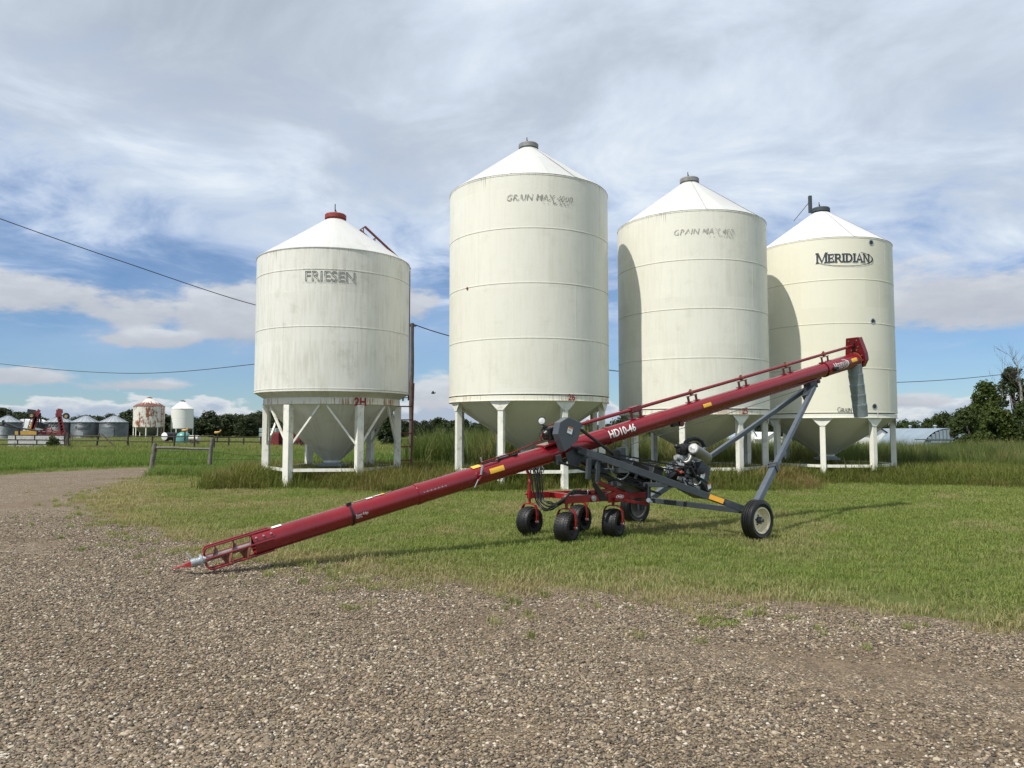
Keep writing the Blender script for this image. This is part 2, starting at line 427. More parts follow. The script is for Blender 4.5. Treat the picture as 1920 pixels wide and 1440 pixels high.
def serif_word(word, cap=1.0, small=.78, gap=.10):
    """bold engraved-style serif capitals from strokes; returns list of polygons"""
    out = []; x = 0.
    def rect(a, b, c, d): return [(a, b), (c, b), (c, d), (a, d)]
    def ring(cx, cy, rx, ry, ix, iy, a0, a1, n=10):
        o = []
        for i in range(n):
            t0 = a0 + (a1 - a0) * i / n; t1 = a0 + (a1 - a0) * (i + 1) / n
            o.append([(cx + ix * math.cos(t0), cy + iy * math.sin(t0)), (cx + rx * math.cos(t0), cy + ry * math.sin(t0)),
                      (cx + rx * math.cos(t1), cy + ry * math.sin(t1)), (cx + ix * math.cos(t1), cy + iy * math.sin(t1))])
        return o
    G = {}
    G['M'] = (1.16, [rect(.06, 0, .20, 1), rect(.96, 0, 1.14, 1), [(.06, 1), (.30, 1), (.66, .12), (.55, .0)], [(.55, 0), (.66, .12), (1.12, 1), (.94, 1)],
                     rect(0, 0, .28, .07), rect(.86, 0, 1.2, .07), rect(-.02, .93, .2, 1), rect(1.0, .93, 1.2, 1)])
    G['E'] = (.82, [rect(.08, 0, .27, 1), rect(.2, .88, .76, 1), rect(.2, .44, .62, .56), rect(.2, 0, .80, .12), rect(0, 0, .2, .07), rect(0, .93, .2, 1),
                    rect(.69, .72, .76, .9), rect(.73, .1, .80, .3), rect(.56, .36, .62, .64)])
    G['R'] = (.92, [rect(.08, 0, .27, 1), rect(0, 0, .36, .07), rect(0, .93, .2, 1), rect(.2, .88, .5, 1), rect(.2, .42, .5, .54),
                    [(.40, .46), (.58, .48), (.98, .0), (.74, .0)]] + ring(.5, .71, .30, .29, .13, .17, -PI / 2, PI / 2, 8))
    G['I'] = (.40, [rect(.1, 0, .30, 1), rect(0, 0, .40, .07), rect(0, .93, .40, 1)])
    G['D'] = (.98, [rect(.08, 0, .27, 1), rect(0, 0, .2, .07), rect(0, .93, .2, 1), rect(.2, .9, .46, 1), rect(.2, 0, .46, .1)] + ring(.44, .5, .50, .5, .31, .40, -PI / 2, PI / 2, 12))
    G['A'] = (.96, [[(.02, 0), (.14, 0), (.52, 1), (.42, 1)], [(.42, 1), (.56, 1), (.98, 0), (.76, 0)], rect(.24, .26, .74, .36), rect(-.04, 0, .26, .07), rect(.66, 0, 1.04, .07)])
    G['N'] = (1.0, [rect(.08, 0, .20, 1), rect(.80, 0, .92, 1), [(.06, 1), (.28, 1), (.92, 0), (.74, 0)], rect(0, 0, .3, .07), rect(.7, .93, 1.02, 1), rect(-.02, .93, .2, 1)])
    G['G'] = (.98, ring(.5, .5, .48, .5, .36, .42, .75, 2 * PI - .75, 16) + [rect(.60, .38, .98, .46), rect(.82, .1, .94, .42)])
    G['X'] = (.9, [[(.0, 0), (.14, 0), (.92, 1), (.78, 1)], [(.76, 0), (.98, 0), (.18, 1), (-.04, 1)]])
    for i, ch in enumerate(word):
        k = cap if i == 0 else small
        if ch == ' ': x += .4 * k; continue
        wd, polys = G[ch]
        for p in polys: out.append([(x + a * k, b * k) for a, b in p])
        x += (wd + gap) * k
    return [[(a - x / 2, b) for a, b in p] for p in out], x


# ------------------------------------------------------------------ ground sheets
gm, n, b = new_mat('ground_soil')
oc = n.new('ShaderNodeTexCoord').outputs['Object']
big = n.noise(oc, .35, 6, .6); mid = n.noise(oc, 2.4, 6, .6); fin = n.noise(oc, 40., 4, .7)
c = n.mix(n.sm(mid, .4, .62), (.10, .125, .034), (.16, .15, .065))
c = n.mix(n.sm(big, .5, .64), c, (.115, .145, .036))
c = n.mix(n.m('MULTIPLY', n.sm(fin, .45, .75), .7), c, (.06, .058, .024))
n.put(b.inputs['Base Color'], c); b.inputs['Roughness'].default_value = .95; b.inputs['Specular IOR Level'].default_value = .15
bp = n.new('ShaderNodeBump'); bp.inputs['Strength'].default_value = .6; bp.inputs['Distance'].default_value = .05
n.put(bp.inputs['Height'], fin); n.t.links.new(bp.outputs[0], b.inputs['Normal'])

xs = sorted(set(list(np.linspace(-3000, -120, 10)) + list(np.linspace(-110, 110, 56)) + list(np.linspace(120, 3000, 10))))
ys = sorted(set(list(np.linspace(-300, -20, 5)) + list(np.linspace(-10, 150, 54)) + list(np.linspace(170, 4500, 12))))
mb = MB(); mb.v = [(x, y, ground_z(x, y)) for y in ys for x in xs]; W_ = len(xs)
mb.f = [(j * W_ + i, j * W_ + i + 1, (j + 1) * W_ + i + 1, (j + 1) * W_ + i) for j in range(len(ys) - 1) for i in range(W_ - 1)]
struct(mb.build('ground', gm, smooth=True, ang=180))

# gravel yard: outline follows the drive that swings off to the left between the lawn and the field
edge_px = [(1990, 1225), (1920, 1213), (1800, 1192), (1660, 1172), (1520, 1155), (1400, 1142), (1260, 1134), (1180, 1128), (1060, 1122), (960, 1117), (870, 1110), (800, 1098), (720, 1084), (640, 1072),
           (560, 1060), (470, 1048), (390, 1032), (310, 1012), (240, 990), (190, 970), (160, 952), (175, 934), (215, 915), (255, 898), (290, 884.5), (300, 879)]
lawn_edge = [gr(*p).to_2d() for p in edge_px]
field_edge = [gr(*p).to_2d() for p in [(275, 877.5), (200, 880), (120, 884), (40, 889), (-60, 896), (-250, 905), (-500, 918)]]
poly = [Vector((14, 5.5)), Vector((30, 4.2)), Vector((30, -30)), Vector((-40, -30)), Vector((-34, 18))]
gravel_poly = [Vector((9., 5.55))] + lawn_edge + field_edge + [Vector((-34, 18)), Vector((-40, -30)), Vector((30, -30)), Vector((30, 3.6))]
GP = np.array([(p.x, p.y) for p in gravel_poly])
def gravel_sd(P):
    """signed distance to the gravel outline, negative inside"""
    P = np.asarray(P, float); d = np.full(len(P), 1e9); ins = np.zeros(len(P), bool)
    for i in range(len(GP)):
        a, b2 = GP[i], GP[(i + 1) % len(GP)]; e = b2 - a; wv = P - a
        t = np.clip((wv @ e) / (e @ e), 0, 1); d = np.minimum(d, np.hypot(*(wv - t[:, None] * e).T))
        c1 = (a[1] > P[:, 1]) != (b2[1] > P[:, 1])
        with np.errstate(divide='ignore', invalid='ignore'): xx = (b2[0] - a[0]) * (P[:, 1] - a[1]) / (b2[1] - a[1]) + a[0]
        ins ^= c1 & (P[:, 0] < xx)
    return np.where(ins, -d, d)

gv, n, b = new_mat('gravel')
oc = n.new('ShaderNodeTexCoord').outputs['Object']
v1 = n.vor(oc, 52., out='Color'); d1 = n.vor(oc, 52.); v2 = n.vor(n.vm('ADD', oc, (3, 1, 0)), 95., out='Color'); d2 = n.vor(n.vm('ADD', oc, (3, 1, 0)), 95.)
pick = n.sep(v1)[0]
PEB = [(0., (.034, .030, .026)), (.15, (.088, .072, .054)), (.32, (.172, .128, .084)), (.52, (.24, .182, .118)), (.68, (.19, .160, .125)), (.84, (.32, .245, .158)), (.95, (.44, .37, .275)), (1., (.62, .57, .49))]
c1 = n.ramp(pick, PEB); c2 = n.ramp(n.sep(v2)[1], PEB)
c = n.mix(n.sm(d1, .35, .62), c1, n.mix(n.sm(d2, .4, .8), c2, (.022, .018, .014)))
big = n.noise(oc, .55, 5, .62)
c = n.mix(n.m('MULTIPLY', n.sm(big, .46, .62), .75), c, n.mix(n.noise(oc, 120., 3, .7), (.108, .081, .055), (.205, .155, .103)))
mot = n.m('ADD', n.m('MULTIPLY', n.noise(oc, 5., 5, .7), .6), n.m('MULTIPLY', n.noise(n.vm('ADD', oc, (2, 8, 0)), 22., 4, .7), .6))
c = n.mix(1., c, n.ramp(n.lin(mot, .36, .84), [(0., (.55, .52, .50)), (.5, (1., .98, .96)), (1., (1.65, 1.6, 1.55))]), 'MULTIPLY')
n.put(b.inputs['Base Color'], c); b.inputs['Roughness'].default_value = .85; b.inputs['Specular IOR Level'].default_value = .25
bp = n.new('ShaderNodeBump'); bp.inputs['Strength'].default_value = .9; bp.inputs['Distance'].default_value = .012
n.put(bp.inputs['Height'], n.m('SUBTRACT', 1., n.m('MINIMUM', d1, d2))); n.t.links.new(bp.outputs[0], b.inputs['Normal'])
# sheet on a fine grid near the edge so its outline is ragged
def ragged(P0, step, amp, seed):
    r = random.Random(seed); out = []
    for i in range(len(P0) - 1):
        a, b2 = P0[i], P0[i + 1]; k = max(1, int((b2 - a).length / step)); nrm = Vector((-(b2 - a).y, (b2 - a).x)).normalized()
        for j in range(k):
            out.append(a + (b2 - a) * j / k + nrm * r.uniform(-amp, amp))
    out.append(P0[-1]); return out
out_edge = []
for i, p in enumerate(lawn_edge):   # the stones run on a little under the sparse grass
    a = lawn_edge[max(0, i - 1)]; b2 = lawn_edge[min(len(lawn_edge) - 1, i + 1)]; t = (b2 - a).normalized(); out_edge.append(p + Vector((t.y, -t.x)) * (.55 if i < 20 else .1))
pts = [Vector((9.5, 6.0))] + ragged(out_edge, .25, .12, 3) + ragged(field_edge, .4, .1, 4) + [Vector((-34, 18)), Vector((-40, -30)), Vector((30, -30)), Vector((30, 3.6))]
import mathutils.geometry as mg
tris = mg.tessellate_polygon([[Vector((p.x, p.y, 0)) for p in pts]])
mb = MB(); mb.v = [(p.x, p.y, .006) for p in pts]; mb.f = [tuple(t) for t in tris]
go = mb.build('gravel_yard', gv, smooth=False); struct(go)
bmn = go.data.polygons[0].normal.z
if bmn < 0: go.data.flip_normals()


# ------------------------------------------------------------------ grain bins
def zf(py, Y, px=960): return at(px, py, Y).z
def curved(mb, polys, cx, cy, R, ang0, z0, dr):
    """flat lettering polygons -> wrapped on a vertical cylinder; x runs to the viewer's right"""
    for i, p in enumerate(polys):
        r = R + dr + .0006 * (i % 9)
        mb.add([(cx + r * math.cos(ang0 + x / R), cy + r * math.sin(ang0 + x / R), z0 + y) for x, y in p], [tuple(range(len(p)))])
def wrap_text(mb, body, size, cx, cy, R, ang0, z0, dr=.014, **kw):
    vs, fs = text_mesh(body, size, **kw); r = R + dr
    mb.add([(cx + r * math.cos(ang0 + x / R), cy + r * math.sin(ang0 + x / R), z0 + y) for x, y in vs], fs)
def grow(p, g):
    X = [x for x, y in p]; Y = [y for x, y in p]; mx, my = sum(X) / len(X), sum(Y) / len(Y)
    return [(x + g * (1 if x > mx else -1), y + g * (1 if y > my else -1)) for x, y in p]
def toward(cx, cy, off=0.):
    """angle on the bin wall that faces the yard, plus an offset to the viewer's right (degrees)"""
    return math.atan2(-cy, -cx) + R_(off)

def make_bin(label, cx, cy, R, z_cyl, z_eave, z_apex, seams, roof_r, P, legs_n, leg_off, band_r, z_band, cone_tip, leg_r, strut_z=.55, panels=8, lid='lid_grey', skirt_cone=None, brace=False, gusset=True, leg_w=.17):
    t = thing('hopper_grain_bin', label, 'grain bin', (cx, cy, 0))
    zs = [z_cyl] + seams + [z_eave]
    for k in range(len(zs) - 1):                        # wall sheets lap over one another: each tier is its own ring
        a, b2 = zs[k], zs[k + 1]; g = .012
        m = MB(); prof = [(R - .02, a + .001), (R + .004, a + .004), (R + .004, a + .03), (R, a + .034), (R, b2 - g), (R - .009, b2 - g + .003), (R - .014, b2)]
        if k == len(zs) - 2: prof = prof[:4] + [(R, b2 - .03), (R + .007, b2 - .03), (R + .007, b2 + .004), (R - .04, b2 + .012)]
        m.lathe(prof, 112, (cx, cy, 0)); rg = m.build('wall_ring', P['wall'], t, ang=30)
        for j in range(4):                               # upright lap of each sheet
            aa = toward(cx, cy, -70 + 43 * j + 17 * (k % 3)); m = MB(); dd = Vector((math.cos(aa), math.sin(aa), 0)); m.box(Vector((cx, cy, (a + b2) / 2 + .01)) + dd * (R - .003), (.010, .024, b2 - a - .07), dd, (-dd.y, dd.x, 0)); m.build('sheet_lap', P['wall'], rg, smooth=False)
    if panels:
        for k in range(panels):                         # roof sheets with a raised seam on one side
            a0 = 2 * PI * k / panels + R_(leg_off + 6); a1 = a0 + 2 * PI / panels; m = MB(); kk = 12
            nrm = (R - roof_r) / math.hypot(R - roof_r, z_apex - z_eave)
            rows = []
            for f in (0., .5, 1.):
                r = R + .012 - (R + .012 - roof_r) * f; z = z_eave + .006 + (z_apex - z_eave) * f
                row = []
                for i in range(kk + 1):
                    s = i / kk; a = a0 + (a1 - a0) * s; lift = .013 * max(0, 1 - s * 16) + .010 * math.sin(PI * s)
                    row.append((cx + (r) * math.cos(a), cy + r * math.sin(a), z + lift * (1 if f < 1 else .6)))
                rows.append(row)
            m.add(sum(rows, []), [(j * (kk + 1) + i, j * (kk + 1) + i + 1, (j + 1) * (kk + 1) + i + 1, (j + 1) * (kk + 1) + i) for j in range(2) for i in range(kk)])
            m.build('roof_panel', P['roof'], t, ang=20)
    else:
        m = MB(); m.lathe([(R + .015, z_eave - .012), (R + .015, z_eave + .008), (R * .5 + roof_r * .5, (z_eave + z_apex) / 2), (roof_r, z_apex)], 96, (cx, cy, 0)); m.build('roof', P['roof'], t, ang=30)
    m = MB(); lr = roof_r + .03
    m.lathe([(roof_r, z_apex - .03), (roof_r, z_apex + .05), (lr, z_apex + .05), (lr, z_apex + .17), (lr - .03, z_apex + .20), (.02, z_apex + .235)], 40, (cx, cy, 0))
    ld = m.build('lid', lid, t, ang=30)
    # skirt ring, hopper cone, legs
    m = MB(); zb0, zb1 = z_band
    m.lathe([(band_r - .03, zb1), (band_r, zb1), (band_r, zb0 + .02), (band_r + .02, zb0 + .02), (band_r + .02, zb0), (band_r - .05, zb0)], 96, (cx, cy, 0)); m.build('skirt_band', P['band'], t, ang=30)
    if skirt_cone:
        m = MB(); m.lathe([(R - .03, z_cyl), (R + .006, z_cyl - .02), (R + .006, z_cyl - .06), (R - .03, z_cyl - .065), (band_r - .02, zb1 + .02), (band_r - .02, zb1 - .05)], 96, (cx, cy, 0)); m.build('eave_cone', P['wall'], t, ang=30)
    m = MB(); m.lathe([(band_r - .015, zb0 + .1), (band_r - .03, zb0 + .005), (.26, cone_tip + .12), (.26, cone_tip)], 64, (cx, cy, 0)); hp = m.build('hopper', P['cone'], t, ang=25)
    m = MB(); m.lathe([(.33, cone_tip + .06), (.33, cone_tip + .02)], 24, (cx, cy, 0)); m.box((cx, cy, cone_tip - .03), (.7, .6, .07)); m.build('slide_gate', 'galv', hp, ang=30)
    for i in range(8):                                   # welded seams of the cone
        a = 2 * PI * (i + .3) / 8; m = MB()
        m.beam((cx + (band_r - .03) * math.cos(a), cy + (band_r - .03) * math.sin(a), zb0), (cx + .27 * math.cos(a), cy + .27 * math.sin(a), cone_tip + .12), .03, .012); m.build('seam', P['cone'], hp, smooth=False)
    LP = []
    base = math.atan2(-cy, -cx)
    for i in range(legs_n):
        a = base + R_(leg_off) + 2 * PI * i / legs_n; d = Vector((math.cos(a), math.sin(a), 0)); s = Vector((-d.y, d.x, 0)); p = Vector((cx, cy, 0)) + d * leg_r
        LP.append(p); m = MB(); m.box(p + Vector((0, 0, (zb0 - .02) / 2)), (leg_w, leg_w, zb0 - .02), d, s)
        lg = m.build('leg', P['leg'], t, smooth=False, bevel=.012)
        m = MB(); m.box(p + Vector((0, 0, .012)), (.34, .34, .024), d, s); m.build('foot_plate', P['leg'], lg, smooth=False)
        if gusset:
            m = MB(); h = .27; wv = .30
            m.prism([(-wv, 0), (wv, 0), (wv, -.05), (leg_w / 2, -h), (-leg_w / 2, -h), (-wv, -.05)], p + d * (leg_w / 2 + .002) + Vector((0, 0, zb0 + .012)), s, Vector((0, 0, 1)), .014, d)
            m.build('gusset', P['leg'], lg, smooth=False)
    for i in range(legs_n):
        p, q2 = LP[i], LP[(i + 1) % legs_n]; m = MB(); e = (q2 - p).normalized() * (leg_w / 2)
        m.beam(p + e + Vector((0, 0, strut_z)), q2 - e + Vector((0, 0, strut_z)), .07, .09); m.build('strut', P['leg'], t, smooth=False)
        if brace:
            mid = (p + q2) / 2; mid = Vector((cx, cy, 0)) + (mid - Vector((cx, cy, 0))).normalized() * (leg_r * .985)
            for a_, sg in ((p, 1), (q2, -1)):
                m = MB(); m.beam(a_ + e * sg + Vector((0, 0, zb0 * .52)), mid - e * sg * .9 + Vector((0, 0, zb0 - .03)), .055, .055); m.build('brace', P['leg'], t, smooth=False)
    return t, ld

# -- old bin with the red lid
cy = 23.8; cx = at(625, 700, cy).x; R = 282 / 2 / F_PX * cy * .995
z1e, z1c = zf(463, cy - R), zf(729, cy - R); z1b1, z1b0 = zf(745.5, cy - R * .9), zf(757, cy - R * .9)
silo_paint('paint_old', (.735, .733, .675), (.52, .51, .42), .65, .2, .6, z1e, .75)
P1 = dict(wall='paint_old', roof='roof_white', band='band_rusty', cone='paint_old', leg='leg_paint')
za = zf(414, cy)
B1, lid1 = make_bin('oldest squat hopper bin, streaked and stained, with red lid and FRIESEN lettering', cx, cy, R, z1c, z1e, za, [zf(612, cy - R), zf(505, cy - R)], .31, P1, 6, -38 + 180 * 0, R * .885, (z1b0, z1b1), .62, R * .86, .52, panels=0, lid='lid_red', skirt_cone=True, brace=True, gusset=False, leg_w=.21)
m = MB(); m.cyl((cx - .02, cy, za + .2), (cx - .02, cy, za + .55), .015); m.cyl((cx - .02, cy, za + .4), (cx + .04, cy, za + .25), .012); m.build('lid_handle', 'dark_metal', lid1)
m = MB(); vs, fs = text_mesh('FRIESEN', .41, line=.0075, space=1.02); af = toward(cx, cy, -3.2); zt_ = zf(526, cy - R)
m.add([(cx + (R + .008 + z) * math.cos(af + x / R), cy + (R + .008 + z) * math.sin(af + x / R), zt_ + y) for x, y, z in vs], fs)
for dz_ in (-.05, .34):
    for k in range(14):
        a = toward(cx, cy, -3.2) + (-.80 + k * .115) / R; curved(m, [[(0, 0), (.10, 0), (.10, .010), (0, .010)]], cx, cy, R, a, zf(526, cy - R) + dz_, .012)
m.build('lettering', 'letter_outline', B1, smooth=False)
m = MB(); wrap_text(m, '2H', .31, cx, cy, R * .885, toward(cx, cy, 22), z1b0 - .03, dr=.02, fat=.012); m.build('number', 'paint_red', B1, smooth=False)
# ladder up the right-hand side and along the roof
lad_a = toward(cx, cy, 107); d = Vector((math.cos(lad_a), math.sin(lad_a), 0)); s = Vector((-d.y, d.x, 0)); c3 = Vector((cx, cy, 0))
lad = bpy.data.objects.new('ladder', None); COL.objects.link(lad); lad.parent = B1
for sg in (-1, 1):
    m = MB(); lo = c3 + d * (R + .10) + s * .24 * sg; hi = lo + Vector((0, 0, z1e + .05))
    m.beam(lo + Vector((0, 0, z1c - .2)), hi, .05, .05); rl = m.build('rail', 'ladder_red', lad, smooth=False)
    m = MB(); r0 = R + .12; pe = c3 + d * (r0) + s * .24 * sg + Vector((0, 0, z1e + .10)); pk = c3 + d * (r0 * .36) + s * .24 * sg + Vector((0, 0, z1e + .34 + (za - z1e) * .68))
    m.beam(pe, pk, .06, .06); m.build('rail', 'ladder_red', lad, smooth=False)
nr = int((z1e - z1c) / .33)
for k in range(nr):
    m = MB(); z = z1c - .1 + k * .33; m.cyl(c3 + d * (R + .10) - s * .24 + Vector((0, 0, z)), c3 + d * (R + .10) + s * .24 + Vector((0, 0, z)), .014, n=6); m.build('rung', 'ladder_red', lad)
for k in range(5):
    f = k / 4.; m = MB(); p = c3 + d * (r0 * (1 - .64 * f)) + Vector((0, 0, z1e + .10 + f * (.24 + (za - z1e) * .68))); m.cyl(p - s * .26, p + s * .26, .018, n=6)
    q3 = Vector((p.x, p.y, p.z - .28)); m.cyl(p - s * .1, q3 - s * .1, .02, n=6); m.build('rung', 'ladder_red', lad)
# loose lower ladder standing beside the leg
lb = at(757, 872, cy + .2); m_t = at(757, 757, cy + .2)
ll = thing('steel_ladder', 'rusty red ladder standing on the ground under the red-lidded bin', 'ladder', (lb.x, lb.y, 0))
for sg in (-1, 1):
    m = MB(); m.beam((lb.x + .26 * sg - .04, lb.y, 0), (lb.x + .26 * sg + .04, lb.y, zf(757, cy) + .12 + (.55 if sg > 0 else 0)), .06, .045); m.build('rail', 'ladder_red', ll, smooth=False)
for k in range(6):
    m = MB(); z = .3 + .43 * k; m.cyl((lb.x - .26, lb.y, z), (lb.x + .26, lb.y, z), .02, n=6); m.build('rung', 'ladder_red', ll)

# -- tall bin 26
def gm_bin(label, pxc, w_px, cy, py, leg_off, P, number, num_off, lid, text_off, worn_m, num_txt_px, extra=None):
    cx = at(pxc, 700, cy).x; R = w_px / 2 / F_PX * cy * .993; Yf = cy - R
    cxp = pxc
    ze, zc, zb1, zb0, zap = (zf(py[0], Yf), zf(py[1], Yf), zf(py[1] + 1.5, Yf), zf(py[2], Yf), zf(py[3], cy))
    wl_ = dict(paint_cream=((.76, .752, .665), (.65, .63, .52), .45, .25, .5), paint_cream_b=((.76, .752, .665), (.63, .61, .5), .48, .25, .6)).get(P['wall'])
    if wl_: silo_paint(P['wall'], *wl_, eave=ze, drip=.6)
    t, ld = make_bin(label, cx, cy, R, zc, ze, zap, [zf(k, Yf) for k in py[4]][::-1], .285, P, 8, leg_off, R - .012, (zb0, zb1), py[5], R - .16, .52, lid=lid, panels=8)
    if number:
        m = MB(); wrap_text(m, number, .25, cx, cy, R, toward(cx, cy, num_off), zb0 + .02, dr=.018, fat=.004, space=.95); m.build('number', 'paint_red', t, smooth=False)
    if text_off is not None:
        m = MB(); zt = zf(text_off[1], Yf); a = toward(cx, cy, text_off[0])
        wrap_text(m, 'GRAIN MAX 4000', .245, cx, cy, R, a, zt, shear=.25, fat=.001, space=1.04); m.build('lettering', worn_m, t, smooth=False)
        m = MB(); rr_ = random.Random(4)
        for k in range(26):                              # line of small print, too flaked to read
            if rr_.random() < .75: curved(m, [[(0, 0), (rr_.uniform(.012, .035), 0), (rr_.uniform(.012, .035), rr_.uniform(.02, .07)), (0, rr_.uniform(.02, .07))]], cx, cy, R, a + (.10 + k * .030) / R, zt - .11 + rr_.uniform(0, .03), .012)
        m.build('small_print', worn_m, t, smooth=False, kind='stuff')
    m = MB(); m.cyl((cx - .05, cy, zap + .2), (cx - .05, cy, zap + .42), .014); m.cyl((cx - .05, cy, zap + .36), (cx, cy, zap + .25), .012); m.build('lid_handle', 'dark_metal', ld)
    return t, cx, cy, R, Yf, zap, ld
P2 = dict(wall='paint_cream', roof='roof_white', band='band_light', cone='paint_cream', leg='leg_paint')
P3 = dict(wall='paint_cream_b', roof='roof_white', band='band_light', cone='paint_cream_b', leg='leg_paint')
P4 = dict(wall='paint_new', roof='roof_new', band='band_new', cone='paint_new', leg='band_new')
B2 = gm_bin('tallest cream hopper bin, numbered 26 in red, behind the grey belt guard of the auger', 991.5, 301, 23.26, (325, 739, 751, 282, [427, 530, 634], .95), -19.5, P2, '26', 29, 'lid_grey', (7.6, 375), 'letter_worn', 0)
B3 = gm_bin('cream hopper bin numbered 25 in red, standing behind the auger engine', 1298, 276, 24.6, (393, 766, 777, 346, [486, 578, 671], .9), -8, P3, '25', 39, 'lid_grey', (11.2, 438), 'letter_worn_more', 0)
B4 = gm_bin('newer smooth cream bin with dark MERIDIAN logo and black lid', 1546.5, 241, 26.4, (444, 774, 783.5, 401, [524, 606, 691], .72), -3, P4, None, 0, 'lid_dark', None, None, 0)
t4, cx, cy, R, Yf, zap, ld4 = B4
m = MB(); a0 = toward(cx, cy, 150); pp = Vector((cx - .33, cy + .1, zap)); m.box(pp + Vector((0, 0, .38)), (.11, .11, .62)); m.build('lid_arm', 'lid_dark', ld4, smooth=False, bevel=.01)
m = MB(); m.cyl(pp + Vector((0, 0, .5)), Vector((cx - 1.05, cy - .2, zap - .32)), .012, n=5); m.build('lid_cable', 'dark_metal', ld4)
a0 = toward(cx, cy, 17.2); zl = zf(491, Yf); polys, wd = serif_word('MERIDIAN', .335, .275, .04)
polys = [[(x * 1.0, y) for x, y in p] for p in polys]; sc = 1.74 / (wd) if wd else 1
polys = [[(x * sc * .40 / .40, y) for x, y in p] for p in polys]
m = MB(); curved(m, [[(x + .012, y - .0) for x, y in grow(p, .007)] for p in polys], cx, cy, R, a0, zl, .014); m.build('lettering', 'logo_dark', t4, smooth=False)
m = MB()
curved(m, [grow(p, .018) for p in polys], cx, cy, R, a0, zl, .005); m.build('letter_outline', 'logo_halo', t4, smooth=False)
m = MB(); arc = []
for i in range(46):
    t = R_(62) - (R_(62) + R_(180 - 12)) * i / 45.; arc.append((.16 + 1.02 * math.cos(t) if math.cos(t) > 0 else .16 + 1.16 * math.cos(t), .16 + .29 * math.sin(t), t))
ap = []
for i in range(45):
    x0, y0, t0 = arc[i]; x1, y1, t1 = arc[i + 1]; w0 = .017 + .06 * max(0, math.cos((t0 + .25))) ** 6; w1 = .017 + .06 * max(0, math.cos((t1 + .25))) ** 6
    ap.append([(x0, y0), (x1, y1), (x1 - w1 * math.cos(t1), y1 - max(.022, w1 * .6) * math.sin(t1)), (x0 - w0 * math.cos(t0), y0 - max(.022, w0 * .6) * math.sin(t0))])
curved(m, [[(x * .87, y * .87) for x, y in p] for p in ap], cx, cy, R, a0, zl - .03, .014); m.build('logo_swoosh', 'logo_dark', t4, smooth=False)
polys, wd = serif_word('GRAIN MAX', .16, .125, .03)
m = MB(); curved(m, [[(x * .76, y) for x, y in p] for p in polys], cx, cy, R, toward(cx, cy, 18.7), zf(772.5, Yf), .012); m.build('lettering', 'logo_dark', t4, smooth=False)
for (off, py) in ((42, 461), (41.5, 606), (40.5, 763)):     # round sight glasses
    a = toward(cx, cy, off); d = Vector((math.cos(a), math.sin(a), 0)); p = Vector((cx, cy, zf(py, cy - R * .75))) + d * R
    m = MB(); m.lathe([(.07, -.01), (.07, .006), (.098, .008), (.10, .0), (.10, -.02)], 20, p, d); g = m.build('sight_glass', 'zinc', t4)
    m = MB(); m.lathe([(.071, .003), (.001, .004)], 20, p, d); m.build('glass', 'dark_metal', g)
m = MB(); curved(m, [[(0, 0), (.035, 0), (.035, .27), (0, .27)]], cx, cy, R, toward(cx, cy, 43), zf(783, cy - R * .75), .004); m.build('band_joint', 'leg_paint', t4, smooth=False)
for pxx, pyy, B in ((874, 540, B2),):                       # small rusted bolt hole with its run
    t2, cx, cy, R, Yf, zap, ld = B; a = toward(cx, cy, -46); d = Vector((math.cos(a), math.sin(a), 0))
    m = MB(); m.ball(Vector((cx, cy, zf(540, cy - R * .7))) + d * R, .045, 8, 5); m.build('rust_spot', 'steel_rust', t2)


# ------------------------------------------------------------------ grain auger
Z3 = Vector((0, 0, 1)); CAMP = Vector((0, 0, CAM_H))
P0 = at(367, 1054, 8.85); P1 = at(1603, 675, 15.5)
T = (P1 - P0).normalized(); U = Vector((T.x, T.y, 0)).normalized(); Wd = Vector((U.y, -U.x, 0)); NU = Wd.cross(T); NU = NU if NU.z > 0 else -NU
TR = .138
def onp(px, py, wv=0.):
    d = ray(px, py); q0 = P0 + Wd * wv; return CAMP + d * (((q0 - CAMP).dot(Wd)) / d.dot(Wd))
def s_at(px): return (onp(px, 1054 - (px - 367) * (1054 - 675) / (1603 - 367.)) - P0).dot(T)
def on_tube(px, py, r=TR):
    """(distance along the tube, angle round it) of the point seen at a pixel"""
    d = ray(px, py).normalized(); o = CAMP - P0
    dp = d - T * d.dot(T); op = o - T * o.dot(T); a = dp.dot(dp); bb = 2 * dp.dot(op); cc = op.dot(op) - r * r
    disc = max(0, bb * bb - 4 * a * cc); t = (-bb - math.sqrt(disc)) / (2 * a); p = o + d * t
    return p.dot(T), math.atan2(p.dot(NU), p.dot(Wd))
def tb(s, ph=0., r=0.): return P0 + T * s + (Wd * math.cos(ph) + NU * math.sin(ph)) * r
def patch(mb, s0, s1, p0, p1, r, ns=2, nph=5):
    vs = [tb(s0 + (s1 - s0) * i / ns, p0 + (p1 - p0) * j / nph, r) for j in range(nph + 1) for i in range(ns + 1)]
    mb.add(vs, [(j * (ns + 1) + i, j * (ns + 1) + i + 1, (j + 1) * (ns + 1) + i + 1, (j + 1) * (ns + 1) + i) for j in range(nph) for i in range(ns)])
WN = gr(1420, 975, .312); WF = gr(1191, 949, .312)
AX = (WN - WF).normalized(); mid_ax = (WN + WF) / 2
AUG = thing('grain_auger', 'long red grain auger with grey undercarriage, engine and red wheeled mover', 'grain auger', (mid_ax.x, mid_ax.y, 0))
